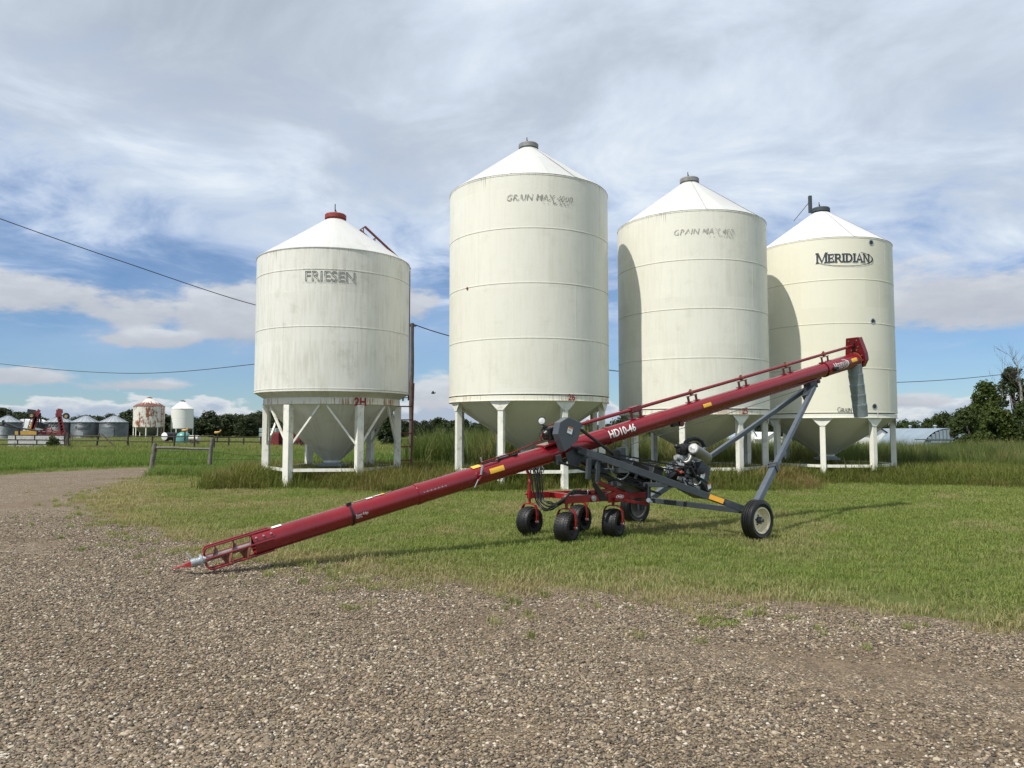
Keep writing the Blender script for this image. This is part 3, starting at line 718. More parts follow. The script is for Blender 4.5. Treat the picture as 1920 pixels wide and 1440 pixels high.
def spline(pts, k=6):
    out = []
    for i in range(len(pts) - 1):
        p0_, p1_, p2_, p3_ = pts[max(i - 1, 0)], pts[i], pts[i + 1], pts[min(i + 2, len(pts) - 1)]
        for j in range(k):
            t = j / k; out.append(.5 * ((2 * p1_) + (p2_ - p0_) * t + (2 * p0_ - 5 * p1_ + 4 * p2_ - p3_) * t * t + (3 * p1_ - p0_ - 3 * p2_ + p3_) * t ** 3))
    return out + [pts[-1]]
def pt(mb, name, mat, parent=None, **kw): return mb.build(name, mat, parent or AUG, **kw)

# tube in bolted lengths
cuts = [474, 783, 957, 1138, 1241, 1545, 1604]; SC = [s_at(p) for p in cuts]
for i in range(len(SC) - 1):
    a, b2 = SC[i], SC[i + 1]; m = MB(); r = TR + (.004 if i % 2 else 0) + (.008 if i == len(SC) - 2 else 0)
    prof = [(r - .012, a + .6), (r - .012, a), (r, a), (r, b2 - .05), (r, b2 - .002), (r - .012, b2)]
    if i == 0: prof = [(r - .02, a + .5), (r - .012, a + .001), (r, a)] + [(r, b2 - .002), (r - .012, b2)]
    m.lathe(prof, 40, P0, T); sec = pt(m, 'tube_section', 'aug_red', ang=30)
    if i > 0:
        m = MB(); m.lathe([(r - .002, a - .035), (r + .006, a - .035), (r + .006, a + .035), (r - .002, a + .035)], 40, P0, T); pt(m, 'joint_band', 'aug_red', sec, ang=30)
# intake: cage, collar, screw
sa = SC[0]
for ph in (66, 116, 8, 176, -58, -118):
    a = R_(ph); m = MB(); rr = .150
    pts = [tb(sa + .22, a, rr), tb(sa, a, rr), tb(.175, a, rr), tb(.14, a, rr - .006), tb(.118, a, rr - .028), tb(.108, a, .09), tb(.104, a, .04)]
    m.tube(pts, .0115, 8); pt(m, 'cage_bar', 'aug_red')
m = MB(); m.lathe([(.012, -.055), (.050, -.055), (.050, .0), (.046, .005), (.046, .045), (.075, .045), (.075, .07), (.046, .072), (.046, .115), (.012, .115)], 24, P0, T); cl = pt(m, 'bearing_collar', 'zinc')
m = MB(); m.cyl(tb(-.03, 1.9, .045), tb(-.08, 1.9, .14), .009); pt(m, 'lever', 'zinc', cl)
tip = gr(322, 1067, .03); m = MB(); b0 = tb(-.05, 0, 0); dn = (tip - b0)
for k, (f0, f1, w0, w1, h0, h1) in enumerate([(0, .34, .06, .055, .066, .034), (.34, 1., .055, .038, .022, .010)]):
    a, b2 = b0 + dn * f0, b0 + dn * f1; s_ = Wd
    m.hull([a + s_ * w0 / 2 + Z3 * h0 / 2, b2 + s_ * w1 / 2 + Z3 * h1 / 2, b2 - s_ * w1 / 2 + Z3 * h1 / 2, a - s_ * w0 / 2 + Z3 * h0 / 2],
           [a + s_ * w0 / 2 - Z3 * h0 / 2, b2 + s_ * w1 / 2 - Z3 * h1 / 2, b2 - s_ * w1 / 2 - Z3 * h1 / 2, a - s_ * w0 / 2 - Z3 * h0 / 2])
pt(m, 'hitch_tongue', 'mover_red', smooth=False, bevel=.004)
m = MB(); m.cyl(tb(.1), tb(sa + .5), .036, n=16); pt(m, 'screw_shaft', 'steel_bare')
m = MB(); vs = []; fs = []; N_ = 130; pitch = .215; s0, s1 = .19, sa + .34; th = .004
for i in range(N_ + 1):
    s_ = s0 + (s1 - s0) * i / N_; a = 2 * PI * s_ / pitch + 1.1; ro = .130 * min(1., .45 + i / 12.)
    for q_ in (-th, th): vs += [tb(s_ + q_, a, .03), tb(s_ + q_, a, ro)]
for i in range(N_):
    o = i * 4; fs += [(o, o + 1, o + 5, o + 4), (o + 2, o + 6, o + 7, o + 3), (o + 1, o + 3, o + 7, o + 5)]
m.add(vs, fs); pt(m, 'flighting', 'steel_rust', ang=50)
m = MB(); patch(m, sa - .01, sa + .26, .35, 1.45, TR + .006, 2, 8); patch(m, sa - .01, sa + .26, .35, 1.45, TR + .002, 2, 8); wp = pt(m, 'intake_plate', 'aug_red')
for k in range(3):
    m = MB(); p = tb(sa + .03 + k * .09, .62, TR + .004); d = (p - tb(sa + .03 + k * .09)).normalized(); m.cyl(p, p + d * .018, .013, n=6); m.cyl(p + d * .018, p + d * .03, .007, n=6); pt(m, 'bolt', 'zinc', wp)
# black strap and decals
sb = on_tube(661, 960)[0]; m = MB(); m.lathe([(TR - .002, sb - .016), (TR + .008, sb - .014), (TR + .008, sb + .014), (TR - .002, sb + .016)], 40, P0, T); m.box(tb(sb, 1.3, TR + .02), (.06, .04, .03), T, Wd, NU); pt(m, 'strap', 'black_paint')
def decal(px0, px1, py, dph, mat, lift=.003, name='decal', par=None):
    pym = lambda x: py + (x - (px0 + px1) / 2) * -.3066
    s0, p0 = on_tube(px0, pym(px0)); s1, p1 = on_tube(px1, pym(px1)); pm = (p0 + p1) / 2
    m = MB(); patch(m, s0, s1, pm - dph / 2, pm + dph / 2, TR + .006 + lift, 3, 5); return pt(m, name, mat, par)
decal(509, 527, 987.5, .36, 'decal_white')
for a, b2, y, dp, mt in ((643, 653, 945.5, .22, 'decal_white'), (662, 684, 938.2, .30, 'decal_white'), (686, 698, 934.5, .36, 'decal_white'), (700, 718, 929.0, .30, 'decal_white'), (713, 721, 927.4, .16, 'decal_yellow'), (723, 734, 922.8, .24, 'decal_white')):
    decal(a, b2, y, dp, mt, .003 if mt == 'decal_white' else .0045)
for a, b2, y, dp in ((883, 898, 875.5, .85), (918, 944.5, 880.5, .50), (1318, 1333, 759.6, .42), (1596, 1606, 675., .5)):
    decal(a, b2, y, dp, 'decal_yellow', .008)
def tube_text(body, px0, py0, px1, py1, hgt, mat, fat=.0, space=1., polys=None, lift=.012):
    s0, p0 = on_tube(px0, py0); s1, p1 = on_tube(px1, py1); sm_, pm = (s0 + s1) / 2, (p0 + p1) / 2
    m = MB()
    if polys is None:
        vs, fs = text_mesh(body, 1., fat=fat, space=space); X = [v[0] for v in vs]; Y = [v[1] for v in vs]; k = abs(s1 - s0) / (max(X) - min(X)); ky = hgt / max(Y)
        for q_ in strips([[vs[i] for i in f] for f in fs], 7, min(Y), max(Y)): m.add([tb(sm_ + (x - (max(X) + min(X)) / 2) * k, pm + (y * ky - hgt / 2) / TR, TR + lift) for x, y in q_], [tuple(range(len(q_)))])
    else:
        X = [v[0] for p in polys for v in p]; Y = [v[1] for p in polys for v in p]; k = abs(s1 - s0) / (max(X) - min(X)); ky = hgt / max(Y)
        for i, p in enumerate(strips(polys, 7, min(Y), max(Y))): m.add([tb(sm_ + (x - (max(X) + min(X)) / 2) * k, pm + (y * ky - hgt / 2) / TR, TR + lift + .0005 * (i % 9)) for x, y in p], [tuple(range(len(p)))])
    return pt(m, 'lettering', mat, smooth=False)
tube_text('HD10-46', 1142, 815, 1190.5, 800, .118, 'decal_white', fat=.022, space=1.02)
tube_text('Super-Edge', 667, 966.5, 690, 960, .030, 'decal_white', fat=.01)
tube_text('Flighting', 667, 970.5, 679, 967.5, .018, 'decal_white', fat=.01)
polys, wd_ = serif_word('MERIDIAN', 1., .86, .06); tube_text('', 1563, 688, 1588.5, 680.5, .12, 'decal_white', polys=polys, lift=.02)
sq, pq = on_tube(1577, 684); m = MB()
for i in range(22):
    def cc(t, k): return tb(sq + .02 + math.cos(t) * (.20 + k), pq + (math.sin(t) * (.085 + k * .5)) / TR, TR + .018)
    t0 = R_(75) - R_(225) * i / 22; t1 = R_(75) - R_(225) * (i + 1) / 22; k0 = .026 * max(.15, math.cos(t0 * .8)); k1 = .026 * max(.15, math.cos(t1 * .8))
    m.add([cc(t0, 0), cc(t1, 0), cc(t1, k1), cc(t0, k0)], [(0, 1, 2, 3)])
pt(m, 'logo_swoosh', 'decal_white', smooth=False)
m = MB(); s0, p0 = on_tube(795, 923.5); s1, p1 = on_tube(836, 910.5); pm = (p0 + p1) / 2
patch(m, s0, s1, pm - .012, pm + .012, TR + .005)
for k in range(7): sx = s0 + (s1 - s0) * k / 6; patch(m, sx - .006, sx + .006, pm - .06, pm + .09, TR + .006)
pt(m, 'scale_mark', 'decal_grey', smooth=False)
# clamp with lever, hose coil, conduit
sc_, pc = on_tube(903, 890); m = MB()
patch(m, sc_ - .05, sc_ + .05, pc - .9, pc + .2, TR + .012, 2, 6)
pcen = tb(sc_, pc, TR + .03); m.box(pcen, (.08, .05, .06), T, Wd, NU); m.cyl(pcen - T * .07, pcen + T * .07, .014); m.cyl(pcen, onp(904, 866, .20), .016); m.cyl(pcen, onp(897, 902, .20), .014); cp_ = pt(m, 'clamp', 'aug_red')
m = MB(); m.cyl(onp(904, 868, .2), onp(901, 858, .2), .012); m.cyl(onp(897, 899, .2), onp(890, 914, .19), .009); m.cyl(onp(905, 872, .21), onp(902, 890, .21), .017); pt(m, 'lever', 'zinc', cp_)
m = MB(); c0 = tb(s_at(950), 1.0, TR + .03); dT = T; dq = (NU * .4 + Wd * .85).normalized()
for k in range(3):
    m.tube([c0 + dT * (.17 * math.cos(t)) + dq * (.0 + .06 * math.sin(t) * (-1)) + NU * .01 * k + (c0 - tb(s_at(950))).normalized() * .006 * k for t in [PI * j / 10 for j in range(11)]], .010, 6)
m.tube([c0 - T * .17, c0 - T * .30 + NU * .02, c0 - T * .42 + NU * .01], .010, 6); pt(m, 'cable_coil', 'hose')
m = MB(); m.box(tb(s_at(945), 1.55, TR + .03), (.16, .08, .04), T, Wd, NU); pt(m, 'bracket', 'zinc', smooth=False)
m = MB(); m.tube([tb(s_at(906), 1.35, TR + .04), tb(s_at(960), 1.35, TR + .05), onp(1014, 826, 0), onp(1017, 812, 0), onp(1022, 801, 0), onp(1041, 793, .05)], .010, 6); pt(m, 'guard_rod', 'aug_red')

# gearbox, belt guard, work light
m = MB(); g0 = onp(1032, 812, .02); m.box(g0, (.18, .22, .19), T, Wd, NU); gb = pt(m, 'gearbox', 'black_paint', smooth=False, bevel=.02)
m = MB(); m.lathe([(.001, .045), (.05, .045), (.06, .03), (.075, 0)], 20, g0 - T * .09, -T); pt(m, 'gearbox_cover', 'black_paint', gb)
m = MB(); m.box(tb(s_at(1032), PI / 2, TR + .012), (.30, .26, .03), T, Wd, NU); m.box(tb(s_at(1042), PI / 2, TR + .045), (.05, .26, .06), T, Wd, NU); pt(m, 'gearbox_base', 'aug_red', smooth=False, bevel=.004)
gp = [(1066, 782), (1091.5, 793), (1084, 826), (1059, 847), (1046, 814), (1050, 792)]
fr = [onp(x, y, .34) for x, y in gp]; bk = [p - Wd * .15 for p in fr]; m = MB(); m.hull(fr, bk); gd = pt(m, 'belt_guard', 'guard_grey', smooth=False, bevel=.006)
m = MB(); q4 = [onp(x, y, .345) for x, y in ((1066, 799), (1075, 802), (1072, 815), (1063, 811))]; m.add(q4, [(0, 1, 2, 3)]); pt(m, 'decal', 'decal_white', gd, smooth=False)
m = MB(); q4 = [onp(x, y, .348) for x, y in ((1066, 799), (1075, 802), (1074.4, 804.6), (1065.4, 801.6))]; m.add(q4, [(0, 1, 2, 3)]); pt(m, 'decal', 'decal_orange', gd, smooth=False)
m = MB(); q4 = [onp(x, y, .347) for x, y in ((1065.5, 804.5), (1071, 806.4), (1070.2, 808.6), (1064.9, 806.8))]; m.add(q4, [(0, 1, 2, 3)]); pt(m, 'decal', 'decal_grey', gd, smooth=False)
lc = onp(1016, 789, .0); ld_ = (-U * .62 + Wd * .75 + Z3 * .05).normalized(); wl = bpy.data.objects.new('work_light', None); COL.objects.link(wl); wl.parent = AUG
m = MB(); m.lathe([(.001, -.055), (.035, -.055), (.058, -.02), (.062, .02), (.062, .028), (.052, .028)], 24, lc, ld_); pt(m, 'housing', 'black_paint', wl)
m = MB(); m.lathe([(.053, .022), (.03, .027), (.001, .028)], 24, lc, ld_); pt(m, 'lens', 'lamp_glass', wl)
m = MB(); m.tube([lc - ld_ * .03 - Z3 * .055, onp(1022, 799, 0), onp(1024, 803, 0)], .010, 6); m.box(onp(1022, 803, 0), (.07, .04, .05)); m.tube([onp(1021, 797, 0), onp(1014, 806, 0), onp(1011, 816, 0), onp(1014, 824, 0), onp(1021, 829, 0)], .005, 5); pt(m, 'stem', 'black_paint', wl)

# drive line on top with stands
sd0, sd1 = s_at(1095), s_at(1608); DL = .300
m = MB(); m.cyl(tb(sd0 - .1, PI / 2, DL), tb(sd1, PI / 2, DL), .029, n=16); pt(m, 'drive_line', 'aug_red')
for i, px in enumerate((1196, 1301, 1395, 1478, 1549)):
    s0 = s_at(px); m = MB()
    for ds in (-.085, .105): m.beam(tb(s0 + ds, PI / 2, TR - .01), tb(s0 + ds, PI / 2, DL - .055), .05, .012, up=Wd)
    for ds in (-.085, .105): m.box(tb(s0 + ds, PI / 2, TR + .012), (.10, .08, .012), T, Wd, NU)
    m.box(tb(s0 + .01, PI / 2, DL - .052), (.23, .055, .012), T, Wd, NU); sdn = pt(m, 'shaft_stand', 'head_red', smooth=False, bevel=.002)
    if i == 0:
        m = MB(); m.box(tb(s0 + .01, PI / 2, DL), (.22, .085, .085), T, Wd, NU); pt(m, 'coupling', 'aug_red', sdn, smooth=False, bevel=.006)
    else:
        m = MB(); m.lathe([(.029, -.02), (.044, -.02), (.044, .02), (.029, .02)], 18, tb(s0, PI / 2, DL), T); m.box(tb(s0, PI / 2, DL + .045), (.03, .03, .03), T, Wd, NU); pt(m, 'bearing', 'steel_rust', sdn, ang=30)

# head: chain case, ring, spout
se = SC[-1]; m = MB(); O = tb(se + .02); oc_ = [(-.135, .45), (.135, .45), (.205, .12), (.205, -.03), (.105, -.175), (-.105, -.175), (-.205, -.03), (-.205, .12)]
m.prism(oc_, O, Wd, NU, .13, T); hb = pt(m, 'head_case', 'head_red', smooth=False, bevel=.006)
m = MB(); m.prism([(a * 1.06, b2 * 1.035) for a, b2 in oc_], O - T * .008, Wd, NU, .012, T); pt(m, 'case_flange', 'head_red', hb, smooth=False)
for a, b2 in ((-.09, .40), (.09, .40), (.10, .27), (-.10, .27), (.06, .2), (-.06, .2), (.15, .08), (.16, -.02), (.09, -.11), (-.14, .08)):
    m = MB(); p = O + Wd * a + NU * b2 - T * .008; m.cyl(p, p - T * .014, .012, n=6); pt(m, 'bolt', 'zinc', hb)
m = MB(); m.box(tb(se + .0, PI / 2, DL), (.05, .08, .11), T, Wd, NU); pt(m, 'shaft_bearing', 'black_paint', smooth=False, bevel=.01)
m = MB(); m.lathe([(TR + .008, se - .045), (TR + .026, se - .045), (TR + .026, se - .03), (TR + .008, se - .03)], 40, P0, T); pt(m, 'end_ring', 'copper')
st_, sb_ = onp(1602, 686, 0), onp(1614.5, 780, 0); SD = (sb_ - st_); L5 = 5
for k in range(L5):
    a = st_ + SD * (k / L5 - .03) ; b2 = st_ + SD * ((k + 1) / L5 + .015); m = MB(); ln = (b2 - a).length
    m.lathe([(.128, 0), (.146, .0), (.148, .008), (.146, .016), (.135, ln), (.131, ln), (.138, .03)], 32, a, SD.normalized() + Vector((random.uniform(-.012, .012), random.uniform(-.012, .012), 0))); pt(m, 'spout_section', 'galv', ang=35)
m = MB(); p = onp(1566, 692, .15); m.cyl(p - Wd * .05, p + Wd * .06, .045, n=16); m.box(p - Wd * .02, (.10, .05, .08), T, Wd, NU); pt(m, 'roller', 'black_paint')

# undercarriage
piv = onp(1068, 842, 0); FRT = lambda s: piv + Wd * .16 * s
hubN, hubF = WN - AX * .14, WF + AX * .14
def bm(p, q, wd_, ht, name, mat, par=None, bev=.006, up=(0, 0, 1)):
    m = MB(); m.beam(p, q, wd_, ht, up); return pt(m, name, mat, par, smooth=False, bevel=bev)
bm(FRT(1.35), hubN + Z3 * .13 - AX * .03, .075, .105, 'side_beam', 'frame_grey'); bm(FRT(-1.35), hubF + Z3 * .14 + AX * .03, .075, .105, 'side_beam', 'frame_grey')
bm(hubF + AX * .05 + Z3 * .14, hubN - AX * .02 + Z3 * .12, .085, .085, 'axle', 'frame_grey')
bl = (hubN + Z3 * .11 - FRT(1.35)); q1 = FRT(1.35) + bl * .80; m = MB()
nb = bl.normalized(); sdv = nb.cross(Z3).normalized(); sdv = sdv if sdv.dot(Wd) > 0 else -sdv
m.box(FRT(1.35) + bl * .80 + sdv * .0395 + Z3 * .015, (.24, .003, .075), nb, sdv, nb.cross(sdv)); pt(m, 'reflector', 'decal_amber', smooth=False)
for f in (.34, .57):
    a = FRT(1.35) + bl * f; c_ = FRT(-1.35) + (hubF - FRT(-1.35)) * f; bm(a, c_, .07, .07, 'cross_beam', 'frame_grey')
ap_ = onp(1520, 727, 0)
for hub, sg in ((hubN, -1), (hubF, 1)): bm(hub - Z3 * .06 + AX * .01 * sg, hub + Z3 * .22 + AX * .01 * sg, .09, .10, 'spindle', 'frame_grey', up=U)
for hub, nm, k in ((hubN, 1, .03), (hubF, -1, -.03)):
    a = hub + Z3 * .03; b2 = ap_ + Wd * .07 * nm; v = b2 - a
    bm(a, a + v * .32, .10, .10, 'lift_arm', 'arm_grey', up=Wd); arm = bm(a + v * .27, b2, .078, .078, 'lift_arm', 'arm_grey', up=Wd)
    c_ = a + v * .325; X = v.normalized(); Y = Wd; m = MB(); m.box(c_, (.10, .135, .135), X, (Wd - X * Wd.dot(X)).normalized(), X.cross((Wd - X * Wd.dot(X)).normalized())); m.box(c_ + X * .09 - U * .05, (.04, .16, .10), X, (Wd - X * Wd.dot(X)).normalized(), X.cross((Wd - X * Wd.dot(X)).normalized())); pt(m, 'sleeve', 'frame_grey', arm, smooth=False, bevel=.005)
v = (ap_ - hubN).normalized(); m = MB(); m.beam(ap_ - v * .42 - U * .0, ap_ + v * .02, .13, .12, Wd); m.box(ap_ + U * .0 + Z3 * .05, (.22, .17, .13), T, Wd, NU); pt(m, 'apex_bracket', 'frame_grey', smooth=False, bevel=.008)
m = MB(); m.box(tb(s_at(1530), -PI / 2, TR + .035), (.09, .06, .10), T, Wd, NU); m.cyl(tb(s_at(1528), -PI / 2, TR + .06) - Wd * .06, tb(s_at(1528), -PI / 2, TR + .06) + Wd * .06, .03); pt(m, 'lug', 'head_red', ang=30)
m = MB(); m.box(tb(s_at(1262), -PI / 2, TR + .02), (.14, .07, .05), T, Wd, NU); pt(m, 'track_stop', 'black_paint', smooth=False)
m = MB(); p = tb(s_at(1272), -PI / 2, TR + .03); m.cyl(p - Wd * .05, p + Wd * .05, .05); pt(m, 'lug', 'head_red')
for sg in (-1, 1): m = MB(); m.beam(tb(s_at(1275), -PI / 2 + .22 * sg, TR + .012), tb(s_at(1535), -PI / 2 + .22 * sg, TR + .012), .02, .03, NU); pt(m, 'track_rail', 'aug_red', smooth=False)
m = MB(); m.tube([onp(1155, 842, .05), onp(1330, 787, .05), onp(1512, 727, .05)], .006, 5); pt(m, 'winch_cable', 'steel_bare')
# pivot plates and hangers at the front of the frame
m = MB()
for sg in (-1, 1): m.prism([(-.16, .10), (.10, .14), (.20, -.02), (.02, -.14), (-.14, -.08)], tb(s_at(1062), -PI / 2, .13) + Wd * .17 * sg, T, NU, .014, Wd)
m.cyl(piv - Wd * .25, piv + Wd * .25, .025); pt(m, 'pivot_plate', 'frame_grey', ang=30)
m = MB(); m.box(onp(1046, 862, .12), (.09, .10, .15), T, Wd, NU); pt(m, 'hanger', 'frame_grey', smooth=False, bevel=.006)
bm(onp(1046, 866, .16), onp(1238, 926, .30), .03, .035, 'control_rod', 'black_paint', bev=.003)
bm(onp(1080, 857, -.3), onp(1230, 905, -.55), .09, .11, 'inner_beam', 'frame_grey')
for px_, wv in ((1104, .34), (1121, .34), (1106, -.25), (1122, -.25)):
    bm(onp(px_, 860 if px_ < 1110 else 864, wv), onp(px_ - 2, 899 if px_ < 1110 else 903, wv), .05, .07, 'hanger_post', 'frame_grey', up=U)
m = MB(); m.prism([(0, 0), (.28, -.30), (.12, -.31), (-.03, -.05)], onp(1113, 902, .2), U, Z3, .02, Wd); m.prism([(0, 0), (.28, -.30), (.12, -.31), (-.03, -.05)], onp(1113, 902, -.2), U, Z3, .02, Wd); pt(m, 'drop_plate', 'black_paint', smooth=False)
# tensioner, idler, belts, boxes
bm(onp(1087, 804, .22), onp(1152, 853, .22), .035, .05, 'tension_arm', 'black_paint', up=Wd)
idl = onp(1155, 852, .22); m = MB(); m.cyl(idl - Wd * .06, idl + Wd * .04, .075, n=24); pt(m, 'idler_pulley', 'black_paint')
m = MB(); m.box(onp(1164, 851, .2), (.11, .12, .20), U, Wd, Z3); pt(m, 'idler_bracket', 'frame_grey', smooth=False, bevel=.006)
pul = onp(1312, 886, .25)
def belt(p, q, name='belt'):
    for k in (-.022, .012): m = MB(); m.beam(p + Wd * k, q + Wd * k, .02, .022); pt(m, name, 'rubber', smooth=False)
belt(onp(1072, 838, .25), onp(1312, 894, .25)); belt(onp(1157, 852, .25), onp(1316, 882, .25))
m = MB(); m.cyl(pul - Wd * .05, pul + Wd * .05, .09, n=24); m.cyl(pul + Wd * .05, pul + Wd * .07, .03, n=12); pt(m, 'drive_pulley', 'black_paint', ang=30)
nc = ((hubN + hubF) / 2 - piv).normalized(); ncs = Wd; ncu = nc.cross(ncs); ncu = ncu if ncu.z > 0 else -ncu
m = MB(); m.box(onp(1188, 880, .0), (.34, .32, .20), nc, ncs, ncu); pt(m, 'battery_box', 'black_paint', smooth=False, bevel=.01)
m = MB(); m.box(onp(1221, 888, .05), (.20, .30, .28), nc, ncs, ncu); bt = pt(m, 'hydraulic_tank', 'black_paint', smooth=False, bevel=.015)
m = MB(); m.add([onp(x, y, .23) for x, y in ((1213.5, 886), (1218, 887.5), (1217.5, 896), (1213, 894.5))], [(0, 1, 2, 3)]); pt(m, 'decal', 'decal_white', bt, smooth=False)
m = MB(); m.box(onp(1160, 874, -.05), (.42, .34, .10), nc, ncs, ncu); pt(m, 'frame_tray', 'black_paint', smooth=False, bevel=.006)
m = MB(); m.box(onp(1186, 905, -.1), (.50, .26, .16), nc, ncs, ncu); pt(m, 'hydraulic_pump', 'black_paint', smooth=False, bevel=.02)
for k_, (xa_, ya_, xb_, yb_) in enumerate(((1150, 884, 1222, 909), (1160, 892, 1215, 914), (1140, 880, 1200, 898))): m = MB(); m.tube(spline([onp(xa_, ya_, .1), onp((xa_ + xb_) / 2, (ya_ + yb_) / 2 + 4, .15), onp(xb_, yb_, .1)]), .013, 6); pt(m, 'frame_hose', 'hose')
m = MB(); m.cyl(onp(1178, 938, .0), onp(1208, 930, .0), .05, n=14); pt(m, 'hydraulic_motor', 'frame_grey', ang=30)
m = MB(); m.box(onp(1190, 866, .1), (.19, .06, .04), nc, ncs, ncu); pt(m, 'battery_clamp', 'zinc', smooth=False, bevel=.004)
m = MB(); m.cyl(onp(1184, 882, .33), onp(1200, 883, .33), .035, n=14); m.cyl(onp(1178, 881, .33), onp(1184, 882, .33), .018, n=10); m.box(onp(1193, 891, .34), (.045, .012, .12), nc, ncs, ncu); pt(m, 'jack_pin', 'frame_grey', ang=30)
ch0, ch1 = onp(1142, 876, .34), onp(1183, 880, .34); m = MB()
for k in range(24):
    f = k / 23.; p = ch0.lerp(ch1, f) - Z3 * .17 * (1 - (2 * f - 1) ** 2); ax_ = Wd if k % 2 else Z3
    f2 = min(1, f + .02); d = (ch0.lerp(ch1, f2) - Z3 * .17 * (1 - (2 * f2 - 1) ** 2) - p)
    d = d.normalized() if d.length > 1e-4 else U
    sdn_ = d.cross(ax_).normalized()
    m.tube([p + d * (.016 * math.cos(a)) + sdn_ * (.009 * math.sin(a)) for a in [2 * PI * j / 8 for j in range(8)]], .0035, 4, closed=True)
pt(m, 'safety_chain', 'zinc', kind='stuff')
for a, b2 in ((1140, 872), (1149, 872), (1221, 906), (1231, 908)):
    m = MB(); p = onp(a, b2, .36); m.tube([p - Z3 * .06 - Wd * .08, p - Z3 * .06, p + Z3 * .08, p + Z3 * .08 - Wd * .08], .006, 5); pt(m, 'wire_clip', 'zinc')
bm(onp(1216, 906, .32), onp(1216, 941, .30), .06, .05, 'drop_leg', 'frame_grey', up=U)
m = MB(); m.cyl(onp(1216, 938, .36), onp(1216, 938, .24), .035); m.cyl(onp(1221, 941, .34), onp(1221, 941, .30), .02); pt(m, 'pin', 'zinc')

# engine on its sloping deck
EN = bpy.data.objects.new('engine', None); COL.objects.link(EN); EN.parent = AUG
def eb(px, py, wv, size, name, mat, bev=.008, ax=None):
    m = MB(); X, Y, Zz = ax or (nc, ncs, ncu); m.box(onp(px, py, wv), size, X, Y, Zz); return pt(m, name, mat, EN, smooth=False, bevel=bev)
eb(1290, 916, 0, (.62, .42, .05), 'deck', 'black_paint'); eb(1300, 922, 0, (.40, .36, .10), 'mount', 'frame_grey')
eb(1284, 907, .02, (.40, .34, .09), 'sump', 'alu', .02); eb(1288, 889, 0, (.34, .34, .24), 'crankcase', 'alu', .03)
for sg, wv in ((-1, .1), (1, -.1)):                    # two finned cylinders
    c_ = onp(1281 + 6 * (sg < 0), 868, wv); d = (ncu * .85 + ncs * (.5 if sg < 0 else -.5)).normalized(); X = nc; Y = d.cross(X).normalized(); m = MB()
    for k in range(8): m.box(c_ + d * (-.11 + k * .028), (.22, .19, .010), X, Y, d)
    m.cyl(c_ - d * .12, c_ + d * .1, .075, n=14); pt(m, 'cylinder', 'alu', EN, ang=30)
    m = MB(); m.box(c_ + d * .135, (.19, .15, .07), X, Y, d); pt(m, 'valve_cover', 'muffler', EN, smooth=False, bevel=.015)
m = MB(); c_ = onp(1263, 882, .0); m.lathe([(.001, .08), (.09, .08), (.165, .05), (.18, 0), (.18, -.06), (.165, -.09)], 28, c_, -nc); pt(m, 'fan_shroud', 'black_paint', EN)
m = MB()
for k in range(10): a = 2 * PI * k / 10; m.box(c_ - nc * .105 + ncs * .06 * math.cos(a) + ncu * .06 * math.sin(a), (.012, .015, .08), nc, -ncs * math.sin(a) + ncu * math.cos(a), ncs * math.cos(a) + ncu * math.sin(a))
pt(m, 'fan_screen', 'alu', EN, smooth=False)
m = MB(); a, b2 = onp(1276, 843, .12), onp(1303, 838, -.05); d = (b2 - a).normalized()
m.cyl(a, b2, .095, n=24); m.cyl(a - d * .05, a, .06, .085, n=24); m.cyl(a - d * .10, a - d * .05, .035, .04, n=16); m.cyl(a + d * .1, a + d * .12, .102, n=24); pt(m, 'air_cleaner', 'black_paint', EN, ang=30)
m = MB(); m.ball(onp(1269, 837, .12), .045, 12, 8); pt(m, 'dust_cap', 'black_paint', EN)
m = MB(); a, b2 = onp(1300, 841, .30), onp(1327, 859, -.02); d = (b2 - a).normalized(); L_ = (b2 - a).length
m.lathe([(.07, -.01), (.09, .0), (.092, .03), (.092, L_ - .04), (.08, L_), (.001, L_ + .01)], 28, a, d); mf = pt(m, 'muffler', 'muffler', EN, ang=35)
m = MB(); m.lathe([(.001, -.022), (.02, -.02), (.05, -.014), (.074, -.014), (.074, .0)], 28, a, d); pt(m, 'end_cap', 'alu', mf)
m = MB(); pts = [onp(x, y, wv) for x, y, wv in ((1283, 838, .05), (1285, 830, .05), (1291, 824.5, .03), (1299, 822, 0), (1308, 823, 0), (1316, 828, 0), (1320, 836, 0), (1319, 842, 0))]
fine = []
for i in range(len(pts) - 1):
    for k in range(7): fine.append(pts[i].lerp(pts[i + 1], k / 7.))
m.tube(fine, [.036 if i % 2 else .030 for i in range(len(fine))], 12); pt(m, 'intake_hose', 'hose', EN, ang=80)
m = MB(); m.lathe([(.038, -.015), (.042, -.015), (.042, .015), (.038, .015)], 16, onp(1319.5, 840, 0), Z3); pt(m, 'hose_clamp', 'zinc', EN)
m = MB(); m.tube([onp(1296, 851, .22), onp(1295, 858, .24), onp(1292, 864, .24), onp(1287, 867, .22), onp(1280, 867, .16)], .026, 10); pt(m, 'exhaust_pipe', 'muffler', EN)
def plate(pp, wv, th, name, mat):
    fr_ = [onp(x, y, wv) for x, y in pp]; m = MB(); m.hull(fr_, [p - Wd * th for p in fr_]); return pt(m, name, mat, EN, smooth=False, bevel=.004)
g1 = plate([(1315, 866), (1333, 877), (1328, 906), (1309, 893)], .30, .16, 'guard_plate', 'guard_grey'); g2 = plate([(1313, 897), (1326, 905), (1337, 909), (1332, 924), (1326, 920)], .28, .14, 'guard_plate', 'guard_grey')
